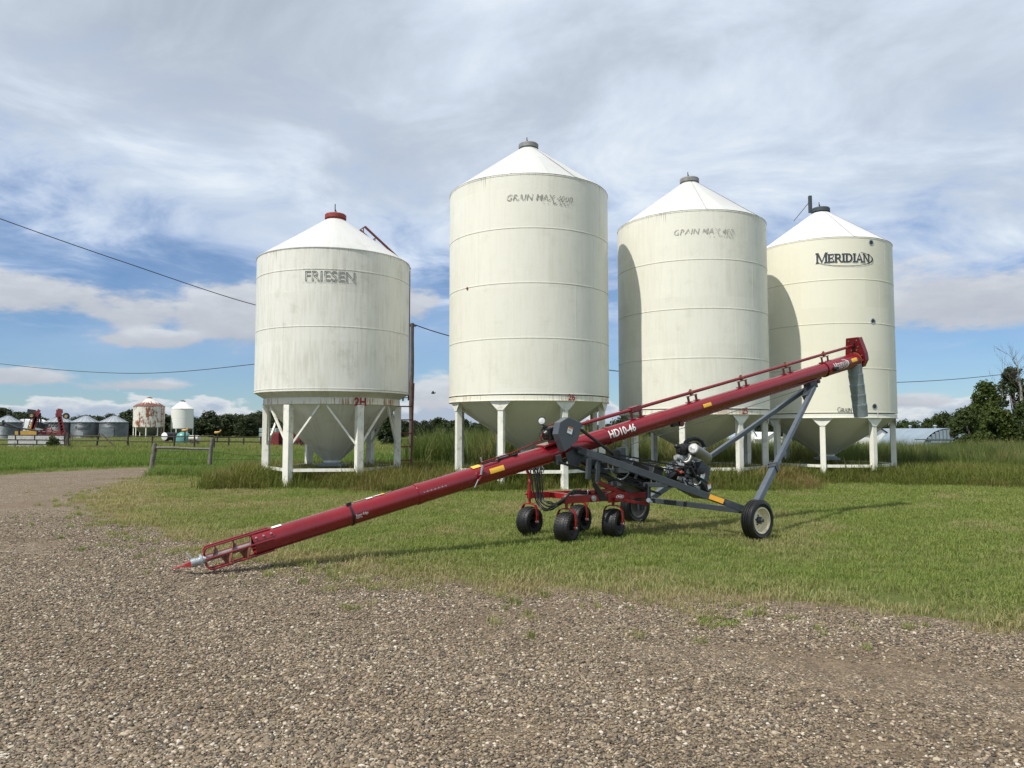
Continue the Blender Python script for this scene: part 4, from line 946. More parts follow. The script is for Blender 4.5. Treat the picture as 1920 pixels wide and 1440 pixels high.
for gg, pp in ((g1, [(1316, 884), (1323, 887.5), (1320, 898), (1313, 894.5)]), (g2, [(1326, 908), (1333, 906), (1333.5, 915), (1328, 918)])):
    m = MB(); m.add([onp(x, y, .304) for x, y in pp], [(0, 1, 2, 3)]); pt(m, 'decal', 'decal_white', gg, smooth=False)
    m = MB(); (ax_, ay), (bx_, by), (cx_, cy_), (dx_, dy_) = pp; m.add([onp(x, y, .307) for x, y in ((ax_, ay), (bx_, by), (bx_ + (cx_ - bx_) * .2, by + (cy_ - by) * .2), (ax_ + (dx_ - ax_) * .2, ay + (dy_ - ay) * .2))], [(0, 1, 2, 3)]); pt(m, 'decal', 'decal_orange', gg, smooth=False)
m = MB(); m.cyl(onp(1294, 875, .30), onp(1303, 893, .30), .03, n=12); m.box(onp(1302, 879, .2), (.10, .08, .14), nc, ncs, ncu); pt(m, 'starter', 'black_paint', EN, ang=30)
m = MB(); m.cyl(onp(1271, 872, .21), onp(1279, 873, .21), .05, n=18); m.cyl(onp(1266, 858, .2), onp(1272, 858, .2), .04, n=14); m.box(onp(1274, 858, .2), (.08, .06, .07), nc, ncs, ncu); pt(m, 'oil_filter', 'alu', EN, ang=30)
rr = random.Random(5)
for k in range(9):
    p = onp(1272 + rr.uniform(0, 34), 862 + rr.uniform(0, 40), .19 + rr.uniform(0, .05)); q2 = p + nc * rr.uniform(-.14, .14) + ncu * rr.uniform(-.12, .10); mid_ = (p + q2) / 2 + Wd * .05 - Z3 * .03
    m = MB(); m.tube([p, mid_, q2], rr.choice((.006, .009, .012)), 6); pt(m, 'engine_pipe', rr.choice(('hose', 'alu', 'zinc', 'hose')), EN)
for k in range(22):
    p = onp(1268 + rr.uniform(0, 38), 860 + rr.uniform(0, 48), .17 + rr.uniform(0, .05)); m = MB(); m.box(p, (rr.uniform(.03, .08), rr.uniform(.03, .08), rr.uniform(.03, .08)), nc, ncs, ncu); pt(m, 'engine_fitting', rr.choice(('alu', 'black_paint', 'muffler', 'black_paint', 'frame_grey')), EN, smooth=False, bevel=.006)
m = MB(); m.tube([onp(1268, 880, .27), onp(1273, 884, .28), onp(1277, 887, .28), onp(1282, 885, .26)], .010, 6); m.ball(onp(1276, 886, .28), .025, 8, 6); pt(m, 'battery_lead', 'wire_red', EN)
m = MB(); m.tube([onp(1316, 899, .26), onp(1312, 906, .28), onp(1306, 909, .28), onp(1299, 908, .22)], .012, 6); pt(m, 'fuel_hose', 'alu', EN)
m = MB(); m.cyl(onp(1309, 918, .1), onp(1310, 926, .1), .018); pt(m, 'drain', 'black_paint', EN)

# transport wheels
def tyre(mb, c, ax, r, wd_, rim, tread=0, n=48):
    """tyre cross-section turned about its axle"""
    h = wd_ / 2
    prof = [(rim, -h * .72), (rim + .02, -h * .86), ((r + rim) / 2, -h), (r - .045, -h * .97), (r - .018, -h * .86), (r - .004, -h * .68)]
    g = .010
    for k in range(4):
        a = -h * .6 + k * h * .4; prof += [(r, a - h * .10), (r, a + h * .10), (r - g, a + h * .13), (r - g, a + h * .27)] if k < 3 else [(r, a - h * .10), (r, a + h * .10)]
    prof += [(r - .004, h * .68), (r - .018, h * .86), (r - .045, h * .97), ((r + rim) / 2, h), (rim + .02, h * .86), (rim, h * .72)]
    mb.lathe(prof, n, c, ax)
for c_, sg, rm in ((WN, 1, 'rim_cream'), (WF, -1, 'rim_grey')):
    wh = bpy.data.objects.new('transport_wheel', None); COL.objects.link(wh); wh.parent = AUG
    m = MB(); tyre(m, c_, AX * sg, .312, .20, .198); pt(m, 'tyre', 'rubber_wet', wh, ang=25)
    m = MB(); m.lathe([(.185, .09), (.203, .09), (.203, .075), (.176, .06), (.17, -.02), (.14, -.03), (.12, .0), (.085, .015), (.055, .02), (.001, .02)], 40, c_, AX * sg); m.lathe([(.17, -.02), (.176, -.075), (.20, -.085)], 40, c_, AX * sg); rmo = pt(m, 'rim', rm, wh, ang=35)
    if sg < 0: m = MB(); m.lathe([(.185, .09), (.203, .09), (.176, .06), (.10, .03), (.03, .05), (.001, .06)], 32, c_, -AX * sg); pt(m, 'rim', rm, wh, ang=35)
    m = MB(); m.lathe([(.058, .018), (.056, .05), (.032, .075), (.028, .105), (.001, .108)], 20, c_, AX * sg)
    A_ = AX.orthogonal().normalized(); B_ = AX.cross(A_)
    for k in range(5): a = 2 * PI * k / 5 + .4; q2 = c_ + (A_ * math.cos(a) + B_ * math.sin(a)) * .075; m.cyl(q2 + AX * sg * .012, q2 + AX * sg * .035, .010, n=6)
    pt(m, 'hub', 'frame_grey', wh, ang=35)

# red mover on four caster wheels
MV = bpy.data.objects.new('mover', None); COL.objects.link(MV); MV.parent = AUG
cas = [gr(993, 977, .228), gr(1062.5, 989, .228), gr(1086, 972.5, .228), gr(1150, 981, .228)]
tn = Vector((.82, -.57, 0)).normalized()
zt = .228 + .33
for i, c_ in enumerate(cas):
    cw = bpy.data.objects.new('caster', None); COL.objects.link(cw); cw.parent = MV
    ax_ = (tn + Vector((random.uniform(-.08, .08), random.uniform(-.08, .08), 0))).normalized(); fw = Vector((-ax_.y, ax_.x, 0)); m = MB()
    h = .124; r = .230; rim = .10
    m.lathe([(rim, -h * .6), (rim + .015, -h * .85), (.155, -h), (.185, -h * .95), (.206, -h * .80), (.221, -h * .52), (r - .002, -h * .24), (r, 0), (r - .002, h * .24), (.221, h * .52), (.206, h * .80), (.185, h * .95), (.155, h), (rim + .015, h * .85), (rim, h * .6)], 44, c_, ax_)
    tyo = pt(m, 'tyre', 'rubber', cw, ang=60)
    m = MB(); B_ = ax_.cross(Z3)                          # turf tread blocks
    for k in range(34):
        for j in range(5):
            a = 2 * PI * (k + .5 * (j % 2)) / 34; y = (-.8 + .4 * j) * h; rr_ = r - .004 - .040 * abs(y / h) ** 2.4; rd = Z3 * math.cos(a) + B_ * math.sin(a); tg = -Z3 * math.sin(a) + B_ * math.cos(a)
            sk = (tg * math.cos(.5) + ax_ * math.sin(.5 if j % 2 else -.5)).normalized()
            m.box(c_ + ax_ * y + rd * rr_, (.030, .026, .016), sk, rd.cross(sk).normalized(), rd)
    pt(m, 'tread_block', 'rubber', tyo, smooth=False, kind='stuff')
    m = MB(); m.lathe([(.102, h * .62), (.085, h * .4), (.07, h * .3), (.035, h * .35), (.03, h * 1.02), (.001, h * 1.04)], 24, c_, ax_); m.lathe([(.102, h * .62), (.085, h * .4), (.03, h * .35), (.001, h * 1.0)], 24, c_, -ax_); pt(m, 'rim', 'black_paint', cw, ang=35)
    m = MB()                                              # fork: flat bar bent over the tyre
    arc_ = [(h + .035, -.02), (h + .040, .10), (h + .030, .20), (h - .01, .262), (.05, .278)]; sec_ = []
    for sg in (1, -1):
        for k in range(len(arc_) - 1):
            (a0, z0), (a1, z1) = arc_[k], arc_[k + 1]; m.beam(c_ + ax_ * a0 * sg + Z3 * z0, c_ + ax_ * a1 * sg + Z3 * z1, .058, .012, ax_ * sg)
    m.box(c_ + Z3 * .280, (.14, .07, .016), ax_, fw, Z3); pt(m, 'fork', 'mover_red', cw, smooth=False)
    m = MB(); m.cyl(c_ - ax_ * (h + .055), c_ + ax_ * (h + .055), .014, n=8); m.cyl(c_ + ax_ * (h + .04), c_ + ax_ * (h + .058), .020, n=6); pt(m, 'axle_bolt', 'zinc', cw)
    m = MB(); m.cyl(c_ + Z3 * .28, c_ + Z3 * .40, .022); m.cyl(c_ + Z3 * .36, c_ + Z3 * .49, .042); pt(m, 'stem', 'mover_red', cw, ang=30)
zb_ = .228 + .415
def up_(c_): return Vector((c_.x, c_.y, zb_))
c1, c2, c3_, c4 = [up_(c_) for c_ in cas]; du = (c4 - c2).normalized(); e_ = c4 + du * .72
bm(c2 - du * .06, c4 + du * .28, .075, .115, 'frame_beam', 'mover_red', MV); bm(c4 + du * .28, e_ + du * .05, .07, .09, 'frame_beam', 'mover_red', MV); bm(c1 - du * .03, c3_ + du * .55, .075, .10, 'frame_beam', 'mover_red', MV)
for f in (.42, 1.18): bm(c2 + (c4 - c2) * f, c1 + (c3_ - c1) * f, .09, .09, 'frame_cross', 'mover_red', MV)
bm(c2 + (c4 - c2) * .5 + Z3 * .09, c4 + Z3 * .12 + du * .05, .05, .05, 'frame_bar', 'mover_red', MV)
ws = Vector((du.y, -du.x, 0)); ws = ws if ws.dot(Wd) > 0 else -ws
m = MB(); m.box(c4 + du * .06 + ws * .043 - Z3 * .01, (.42, .012, .15), du, ws, Z3); pl_ = pt(m, 'side_plate', 'mover_red', MV, smooth=False, bevel=.003)
m = MB(); m.add([c4 + du * (.10 + .085 * math.cos(t)) + ws * .0515 + Z3 * (.0 + .032 * math.sin(t)) for t in [2 * PI * k / 24 for k in range(24)]], [tuple(range(24))]); pt(m, 'logo_oval', 'decal_white', pl_, smooth=False)
m = MB(); m.add([c4 + du * (.10 + .074 * math.cos(t)) + ws * .0535 + Z3 * (.0 + .024 * math.sin(t)) for t in [2 * PI * k / 24 for k in range(24)]], [tuple(range(24))]); pt(m, 'logo_oval', 'mover_red', pl_, smooth=False)
m = MB(); vs, fs = text_mesh('Meridian', .052, shear=.3, fat=.002); m.add([c4 + du * (.10 + x * .6) + ws * .056 + Z3 * (y - .012) for x, y in vs], fs); pt(m, 'lettering', 'decal_white', pl_, smooth=False)
m = MB(); p = c2 + (c4 - c2) * .52 + ws * .04; m.cyl(p, p + ws * .03, .045, n=20); m.cyl(p + ws * .03, p + ws * .045, .02, n=10); pt(m, 'pivot_cap', 'zinc', MV, ang=30)
bm(onp(1121, 904, .16), onp(1182, 934, .16), .05, .07, 'link_arm', 'mover_red', MV); bm(onp(1121, 904, -.16), onp(1210, 938, -.1), .05, .06, 'link_arm', 'mover_red', MV)
bm(onp(1152, 936, .25), onp(1214, 945, .25), .05, .05, 'link_arm', 'mover_red', MV)
m = MB(); v0 = c1 + Z3 * .02; m.tube([v0, v0 + Z3 * .22, onp(997, 905, -.58), onp(994, 894, -.58), onp(989, 884, -.58), onp(987, 877, -.58)], .024, 10); pt(m, 'valve_post', 'mover_red', MV)
m = MB(); m.cyl(v0 - ws * .0 - du * .09, v0 + du * .03, .012, n=8); m.cyl(v0 - Z3 * .06, v0 + Z3 * .06, .045, n=16); pt(m, 'post_socket', 'mover_red', MV, ang=30)
vb = onp(1000, 876, -.55); m = MB(); m.box(vb, (.24, .12, .08), U, Wd, Z3); vbk = pt(m, 'valve_bank', 'black_paint', MV, smooth=False, bevel=.006)
for k in range(5):
    m = MB(); p = vb + U * (-.10 + k * .05) + Z3 * .04; m.cyl(p, p + Z3 * .04 + Wd * .03, .016, n=8); m.cyl(p + Z3 * .03, p + U * .04 + Z3 * .05 - Wd * .02, .008, n=6); pt(m, 'fitting', 'zinc', vbk)
m = MB(); m.tube([vb + U * .11 + Z3 * .06, vb + U * .17 - Z3 * .02 + Wd * .04, vb + U * .16 - Z3 * .08 + Wd * .05, vb + U * .08 - Z3 * .08 + Wd * .05], .010, 6); m.tube([vb + U * .07 + Z3 * .08, vb + U * .14 - Z3 * .01 + Wd * .06], .012, 6); pt(m, 'valve_lever', 'zinc', vbk)
for k in range(7):
    f = k / 6.; x0 = 992 + 20 * f
    pts = [onp(x0, 874, -.48), onp(x0 + 3, 882, -.42), onp(999 + 18 * f, 905, -.4), onp(1001 + 18 * f, 925, -.38), onp(1006 + 17 * f, 945 - 8 * f, -.34), onp(1019 + 13 * f, 957 - 15 * f, -.2), onp(1036 + 6 * f, 954 - 10 * f, .05), onp(1052, 942 - 2 * f, .22), onp(1066, 929 - 3 * f, .26), onp(1082, 923 - 2 * f, .22), onp(1106, 925 - 2 * f, .15), onp(1135, 927, .1)]
    m = MB(); m.tube(spline([p + Vector((rr.uniform(-.02, .02), rr.uniform(-.03, .03), rr.uniform(-.02, .02))) for p in pts]), .0115, 7); pt(m, 'hydraulic_hose', 'hose', MV)
for px_, py_ in ((1072, 926), (1099, 923)):
    m = MB(); p = onp(px_, py_, .22); m.torus(p, U, .045, .006, 16, 5); pt(m, 'hose_tie', 'zinc', MV)


# ------------------------------------------------------------------ farmyard behind
simple('galv_old', (.17, .195, .215), .5, metal=.35, var=.25, scale=1.5, dirt=(.10, .085, .07), dirt_amt=.3, dscale=.9)
simple('galv_roof', (.36, .39, .42), .45, metal=.35, var=.15, scale=1.2)
simple('galv_dark', (.075, .09, .10), .6, var=.2)
simple('white_farm', (.74, .74, .71), .6, var=.08)
simple('tarp_white', (.80, .80, .80), .55, var=.04)
simple('teal_poly', (.085, .27, .245), .4, var=.08)  # teal muted with grey-blue distance haze mixed into the colour
simple('poly_cream', (.62, .59, .50), .45)
simple('yellow_paint', (.46, .27, .05), .5, var=.2)
simple('red_paint_old', (.17, .024, .024), .55, var=.25, scale=1.5)  # old red, dulled further by distance haze put into the base colour
simple('green_pale', (.30, .40, .34), .6, var=.15)
simple('shed_black', (.02, .021, .023), .7)
simple('steel_building', (.22, .275, .325), .6, metal=.0, var=.12, scale=.7)
simple('steel_building_dark', (.09, .115, .14), .6)
simple('roof_blue', (.34, .40, .47), .6)
simple('roof_dark', (.05, .045, .042), .8)
simple('tyre_far', (.014, .014, .014), .8); simple('rim_tan', (.42, .31, .15), .6)
def wood(name, dark, light):
    m, n, b = new_mat(name); oc = n.new('ShaderNodeTexCoord').outputs['Object']
    x, y, z = n.sep(oc)
    g = n.noise(n.comb(n.m('MULTIPLY', x, 30.), n.m('MULTIPLY', y, 30.), n.m('MULTIPLY', z, 3.)), 1.3, 7, .65, .6)
    c = n.mix(n.sm(g, .35, .65), dark, light); c = n.mix(n.m('MULTIPLY', n.sm(n.noise(oc, 3., 5, .6), .55, .7), .5), c, (.03, .028, .025))
    n.put(b.inputs['Base Color'], c); b.inputs['Roughness'].default_value = .85
    bp = n.new('ShaderNodeBump'); bp.inputs['Strength'].default_value = .6; bp.inputs['Distance'].default_value = .02; n.put(bp.inputs['Height'], g); n.t.links.new(bp.outputs[0], b.inputs['Normal'])
    return m
wood('wood_grey', (.075, .068, .060), (.21, .195, .175)); wood('wood_dark', (.030, .023, .019), (.085, .066, .052)); wood('wood_pole', (.055, .045, .038), (.15, .125, .10)); wood('wood_white', (.36, .36, .36), (.66, .66, .65))
def pw(px, py, Y): return at(px, py, Y)
def gy(x, Y): return ground_z(x, Y)

# weathered posts by the drive
fb = gr(340, 879); YF = fb.y
fe = thing('rail_fence', 'short weathered fence panel of two grey posts and one rail beside the drive', 'fence', (gr(340, 879).x, YF, 0))
def post(par, pb, ptop, r, mat, name='post', n=9):
    m = MB(); rr = random.Random(int(pb.x * 100)); k = 6; pts = [pb.lerp(ptop, i / k) + Vector((rr.uniform(-.012, .012), rr.uniform(-.012, .012), 0)) for i in range(k + 1)]
    m.tube(pts, [r * rr.uniform(.9, 1.08) for _ in range(k)] + [r * .82], n); return m.build(name, mat, par, ang=60)
pA0, pA1, pB0, pB1 = pw(284, 881, YF), pw(291, 831, YF), pw(392, 884, YF - .2), pw(398, 822, YF - .2)
pA0.z = pB0.z = -.1
post(fe, pA0, pA1, .105, 'wood_grey'); post(fe, pB0, pB1, .085, 'wood_grey')
m = MB(); a, b2 = pw(289, 839.5, YF), pw(397, 842, YF - .2); m.tube([a, a.lerp(b2, .3) + Z3 * .015, a.lerp(b2, .7) - Z3 * .01, b2], [.062, .058, .052, .048], 8); m.build('rail', 'wood_grey', fe, ang=60)
for z in (.78, .42):
    m = MB(); m.tube([Vector((pA0.x, YF, z)), Vector((pB0.x, YF - .2, z - .02)), pw(470, 851 + (1 - z) * 18, YF + 3.), pw(560, 849 + (1 - z) * 15, YF + 8)], .008, 5); m.build('wire', 'dark_metal', fe)

# far pole fences
def fence(label, posts, rails, r=.07, mat='wood_dark', extra=None, group=None):
    x0 = pw(posts[0][0], 840, posts[0][2]); f = thing('pole_fence', label, 'fence', (x0.x, x0.y, 0), group)
    for (px, ptop, Y, *rest) in posts:
        b0 = pw(px, ptop, Y); q = Vector((b0.x + (rest[0] if rest else 0), Y, -.05)); post(f, q, b0, r, mat, n=7)
    for pts in rails:
        m = MB(); m.tube([pw(*p) for p in pts], r * .62, 6); m.build('rail', mat, f, ang=60)
    return f
fence('dark pole fence with a fallen diagonal rail in front of the steel bins', [(128, 813, 62), (186, 812.5, 62, -.25), (240, 813, 62)],
      [[(132, 817.5, 61.9), (190, 817.5, 61.9)], [(131, 826, 61.9), (241, 826, 61.9)], [(133, 837, 61.9), (213, 836.5, 61.9)], [(190, 813, 61.5), (219, 840.5, 61)]], .085)
fence('long low pole fence in front of the rust-streaked hopper bin', [(240.5, 815, 63), (286, 818, 61), (327, 815, 60), (365, 816, 60), (402, 819, 60), (429, 820, 62), (457, 821, 64), (489, 820, 66)],
      [[(244, 817.5, 61.9), (326, 819, 60), (400, 817, 60)], [(244, 828, 61.9), (330, 828.5, 60), (402, 826.5, 60)], [(398, 820, 60), (500, 819.5, 66), (560, 820, 70)], [(400, 828, 60), (500, 829, 66), (560, 828, 70)]], .075)
# pipe gate and white windbreak boards
YG = 63.5
pg = thing('pipe_gate', 'dark pipe corral gate in front of the white boards', 'gate', (pw(60, 840, YG).x, YG, 0))
for k, (y, x1) in enumerate(((816, 121), (825, 121), (833.5, 121), (841, 66))):
    m = MB(); m.cyl(pw(-60, y - .6, YG), pw(x1, y + .6, YG), .045, n=7); m.build('bar', 'shed_black', pg)
for x, y0, y1 in ((29, 816, 824.5), (65, 816, 825), (98, 816, 826), (33, 825, 833), (69, 825, 834), (28, 833, 843), (63, 833, 843), (121, 814, 842), (-20, 816, 842)):
    m = MB(); m.cyl(pw(x, y0, YG), pw(x, y1, YG), .05, n=7); m.build('upright', 'shed_black', pg)
m = MB(); m.cyl(pw(5, 791, YG), pw(36, 803, YG), .10, n=7); m.cyl(pw(6, 788, YG), pw(6, 797, YG), .10, n=7); m.cyl(pw(-5, 796.5, YG), pw(72, 808, YG), .07, n=7); m.cyl(pw(36, 803, YG), pw(36, 816, YG), .08, n=7); m.cyl(pw(70, 807, YG), pw(70, 816, YG), .07, n=7); m.build('boom_pole', 'shed_black', pg)
wb = thing('windbreak_panel', 'white board windbreak standing behind the dark pipe gate', 'windbreak', (pw(68, 840, 65).x, 65, 0))
for k in range(7):
    m = MB(); y0 = 815 + k * 4.1; a, b2 = pw(15.5, y0 + .5, 65), pw(122, y0 + 1.6, 65); a.z -= .08; b2.z -= .08; m.beam(a + Vector((0, -.02 * (k % 2), 0)), b2 + Vector((0, -.02 * (k % 2), 0)), .05, .17); m.build('board', 'wood_white', wb, smooth=False)
for x in (18, 60, 118):
    m = MB(); q = pw(x, 815, 65.15); m.box((q.x, 65.15, q.z / 2), (.12, .12, q.z)); m.build('post', 'wood_dark', wb, smooth=False)
bp_ = thing('fence_post', 'thick gate post wrapped in dead vines', 'fence post', (pw(127, 840, 63).x, 63, 0))
q = pw(127, 812, 63); post(bp_, Vector((q.x, 63, -.05)), q, .13, 'wood_dark')
m = MB(); rr = random.Random(3)
for k in range(40):
    z = rr.uniform(.1, q.z); a = rr.uniform(0, 6.28); p = Vector((q.x, 63, z)); d = Vector((math.cos(a), math.sin(a), 0)); m.tube([p + d * .1, p + d * rr.uniform(.2, .4) + Z3 * rr.uniform(-.1, .25), p + d * rr.uniform(.2, .45) - Z3 * rr.uniform(0, .3)], .014, 4)
m.build('vine', 'wood_dark', bp_, kind='stuff')

# galvanised bins
def steel_bin(D, H, RH):
    t = thing('steel_grain_bin', 'x', 'grain bin', (0, 0, 0), 'round galvanised bins in a row'); R = D / 2
    m = MB(); k = int(H / .11) * 2; m.lathe([(R + .022 * math.cos(PI * i), H * i / k) for i in range(k + 1)], 40); m.build('wall', 'galv_old', t, ang=60)
    for i in range(18):
        m = MB(); a0, a1 = 2 * PI * i / 18, 2 * PI * (i + 1) / 18; r0 = R + .12
        vs = []
        for f in (0., 1.):
            r = r0 * (1 - f) + .28 * f; z = H - .03 + RH * f
            for s_, l in ((0, .07), (.05, .07), (.08, 0), (1, 0)): a = a0 + (a1 - a0) * s_; vs.append((r * math.cos(a), r * math.sin(a), z + l))
        m.add(vs, [(j, j + 1, 5 + j, 4 + j) for j in range(3)]); m.build('roof_panel', 'galv_roof', t, smooth=False)
    m = MB(); m.lathe([(.30, H + RH - .06), (.30, H + RH + .08), (.34, H + RH + .09), (.02, H + RH + .2)], 20); m.build('cap', 'galv_dark', t, ang=30)
    m = MB(); m.lathe([(R + .16, H - .1), (R + .16, H + .02)], 40); m.build('eave', 'galv_dark', t)
    return t
YB = 150.; k_ = YB / F_PX
sb0 = steel_bin(49 * k_, zf(791.5, YB - 2.6), 12.8 * k_)
bins = [(160.5, 'grey steel bin with faint lettering, left of the bin with a door panel'), (213.5, 'grey steel bin with a large square door panel, nearest the rust-streaked bin'), (112, 'steel bin with dark block lettering half hidden behind a raised implement wing'), (14, 'steel bin with pale conical roof beside the white tarped dome')]
objs = []
for i, (px, lb_) in enumerate(bins):
    x = pw(px, 800, YB).x; o = sb0 if i == 0 else clone(sb0, (0, 0, 0)); o.location = (x, YB, 0); o.rotation_euler = (0, 0, .37 * i); o['label'] = lb_; objs.append((o, x))
def bin_text(o, x, body, size, off, z, mat):
    R = 49 * k_ / 2; m = MB(); wrap_text(m, body, size, x, YB, R, toward(x, YB, off), z, dr=.04, fat=.02); ob = m.build('lettering', mat, None, smooth=False); 
    ob.parent = o; ob.matrix_parent_inverse = Matrix.Translation(o.location) @ Matrix.Rotation(o.rotation_euler.z, 4, 'Z'); ob.matrix_parent_inverse.invert()
bin_text(objs[0][0], objs[0][1], 'Rosco', .95, -16, 1.75, 'galv_dark'); bin_text(objs[2][0], objs[2][1], 'ROSCO', 1.05, -26, 2.35, 'shed_black')
def on_wall(o, x, off0, off1, z0, z1, mat, name):
    R = 49 * k_ / 2 + .04; m = MB(); n_ = 6; A = [toward(x, YB, off0 + (off1 - off0) * i / n_) for i in range(n_ + 1)]
    m.add([(x + R * math.cos(a), YB + R * math.sin(a), z0) for a in A] + [(x + R * math.cos(a), YB + R * math.sin(a), z1) for a in A], [(i, i + 1, n_ + 2 + i, n_ + 1 + i) for i in range(n_)])
    ob = m.build(name, mat, None); ob.parent = o; ob.matrix_parent_inverse = (Matrix.Translation(o.location) @ Matrix.Rotation(o.rotation_euler.z, 4, 'Z')).inverted()
on_wall(objs[1][0], objs[1][1], -62, 2, .2, 2.15, 'galv_dark', 'door_frame'); 
R49 = 49 * k_ / 2
def on_wall2(o, x, off0, off1, z0, z1, mat, name, dr):
    R = R49 + dr; m = MB(); n_ = 6; A = [toward(x, YB, off0 + (off1 - off0) * i / n_) for i in range(n_ + 1)]
    m.add([(x + R * math.cos(a), YB + R * math.sin(a), z0) for a in A] + [(x + R * math.cos(a), YB + R * math.sin(a), z1) for a in A], [(i, i + 1, n_ + 2 + i, n_ + 1 + i) for i in range(n_)])
    ob = m.build(name, mat, None); ob.parent = o; ob.matrix_parent_inverse = (Matrix.Translation(o.location) @ Matrix.Rotation(o.rotation_euler.z, 4, 'Z')).inverted()
on_wall2(objs[1][0], objs[1][1], -60, 0, .3, 2.05, 'galv_old', 'door', .07); on_wall2(objs[0][0], objs[0][1], -30, -8, .5, 1.3, 'galv_roof', 'hatch', .05)

# rust-streaked and white hopper bins
def rusty_wall(name):
    m, n, b = new_mat(name); oc = n.new('ShaderNodeTexCoord').outputs['Object']; x, y, z = n.sep(oc); ang = n.m('ARCTAN2', y, x)
    st = n.noise(n.comb(n.m('MULTIPLY', ang, 9.), n.m('MULTIPLY', z, .35), 0.), 1.6, 6, .65); pt_ = n.noise(n.comb(n.m('MULTIPLY', ang, 1.6), n.m('MULTIPLY', z, .75), 5.), 1.5, 3, .5)
    f = n.sm(n.m('ADD', n.m('MULTIPLY', st, .55), n.m('MULTIPLY', pt_, .55)), .545, .60)
    n.put(b.inputs['Base Color'], n.mix(f, (.68, .66, .60), n.mix(n.noise(oc, 8., 4, .6), (.32, .12, .05), (.14, .04, .02)))); b.inputs['Roughness'].default_value = .65; return m
rusty_wall('wall_rusting'); 
mr, n, b = new_mat('roof_rust'); oc = n.new('ShaderNodeTexCoord').outputs['Object']; x, y, z = n.sep(oc); ang = n.m('ARCTAN2', y, x)
f = n.sm(n.m('ADD', n.m('ADD', n.m('MULTIPLY', n.noise(n.comb(n.m('MULTIPLY', ang, 5.), n.m('MULTIPLY', z, .8), 0.), 1.4, 6, .7), .7), n.m('MULTIPLY', n.noise(oc, .7, 4, .6), .5)), n.m('MULTIPLY', n.m('SUBTRACT', 6.7, z), .28)), .62, .74)
n.put(b.inputs['Base Color'], n.mix(f, (.62, .60, .55), n.mix(n.noise(oc, 6., 4, .6), (.20, .065, .045), (.09, .03, .025)))); b.inputs['Roughness'].default_value = .7
def far_hopper(label, px, wpx, Y, ye, ya, yc, legs, wall, roof, capm, ladder_mat, cone_mat, roof2=None):
    k = Y / F_PX; R = wpx / 2 * k; cx = pw(px, 800, Y).x; Yf = Y - R; H0, H1, HA = zf(yc, Yf), zf(ye, Yf), zf(ya, Y)
    t = thing('hopper_grain_bin', label, 'grain bin', (cx, Y, 0)); c_ = (cx, Y, 0); hs = [H0, (H0 + H1) / 2, H1]
    for a, b2 in zip(hs, hs[1:]): m = MB(); m.lathe([(R - .02, a), (R, a + .02), (R, b2 - .04), (R - .03, b2)], 48, c_); m.build('wall_ring', wall, t, ang=30)
    for i in range(12):
        m = MB(); a0, a1 = 2 * PI * i / 12, 2 * PI * (i + 1) / 12; vs = []
        fr_ = (0., .62, .63, 1.)
        for f in (0., 1.):
            r = (R + .06) * (1 - f) + .4 * f; z = H1 + (HA - H1) * f
            for s_ in (0., .33, .66, 1.): a = a0 + (a1 - a0) * s_; vs.append((cx + r * math.cos(a), Y + r * math.sin(a), z))
        m.add(vs, [(j, j + 1, 5 + j, 4 + j) for j in range(3)]); m.build('roof_panel', (roof2 if roof2 and i in (7, 8, 10) else roof), t, smooth=False)
    m = MB(); m.lathe([(.42, HA - .05), (.44, HA + .12), (.02, HA + .3)], 16, c_); m.build('cap', capm, t, ang=30)
    m = MB(); m.lathe([(R - .04, H0 + .02), (.3, .35)], 40, c_); m.build('hopper', cone_mat, t)
    for i in range(legs):
        a = 2 * PI * (i + .35) / legs; p = Vector((cx + (R - .1) * math.cos(a), Y + (R - .1) * math.sin(a), 0)); m = MB(); m.box(p + Z3 * H0 / 2, (.13, .13, H0)); m.build('leg', wall if wall != 'wall_rusting' else 'leg_paint', t, smooth=False)
    if ladder_mat:
        a = toward(cx, Y, 52); d = Vector((math.cos(a), math.sin(a), 0)); s_ = Vector((-d.y, d.x, 0)); b0 = Vector((cx, Y, 0)) + d * (R + .12)
        ldr = bpy.data.objects.new('ladder', None); COL.objects.link(ldr); ldr.parent = t
        for sg in (-1, 1): m = MB(); m.beam(b0 + s_ * .28 * sg + Z3 * .4, b0 + s_ * .28 * sg + Z3 * H1, .06, .06); m.build('rail', ladder_mat, ldr, smooth=False)
        for j in range(12): m = MB(); m.cyl(b0 - s_ * .28 + Z3 * (.6 + j * .42), b0 + s_ * .28 + Z3 * (.6 + j * .42), .03, n=5); m.build('rung', ladder_mat, ldr)
    return t
far_hopper('old white hopper bin covered in brown rust streaks', 279, 54, 130, 761.5, 747, 801, 8, 'wall_rusting', 'roof_rust', 'steel_rust', 'steel_rust', 'galv_old')
far_hopper('clean white hopper bin with steep conical roof beside the rust-streaked bin', 341.5, 39, 132, 766, 753, 803.5, 6, 'white_farm', 'white_farm', 'galv_dark', None, 'galv_old')
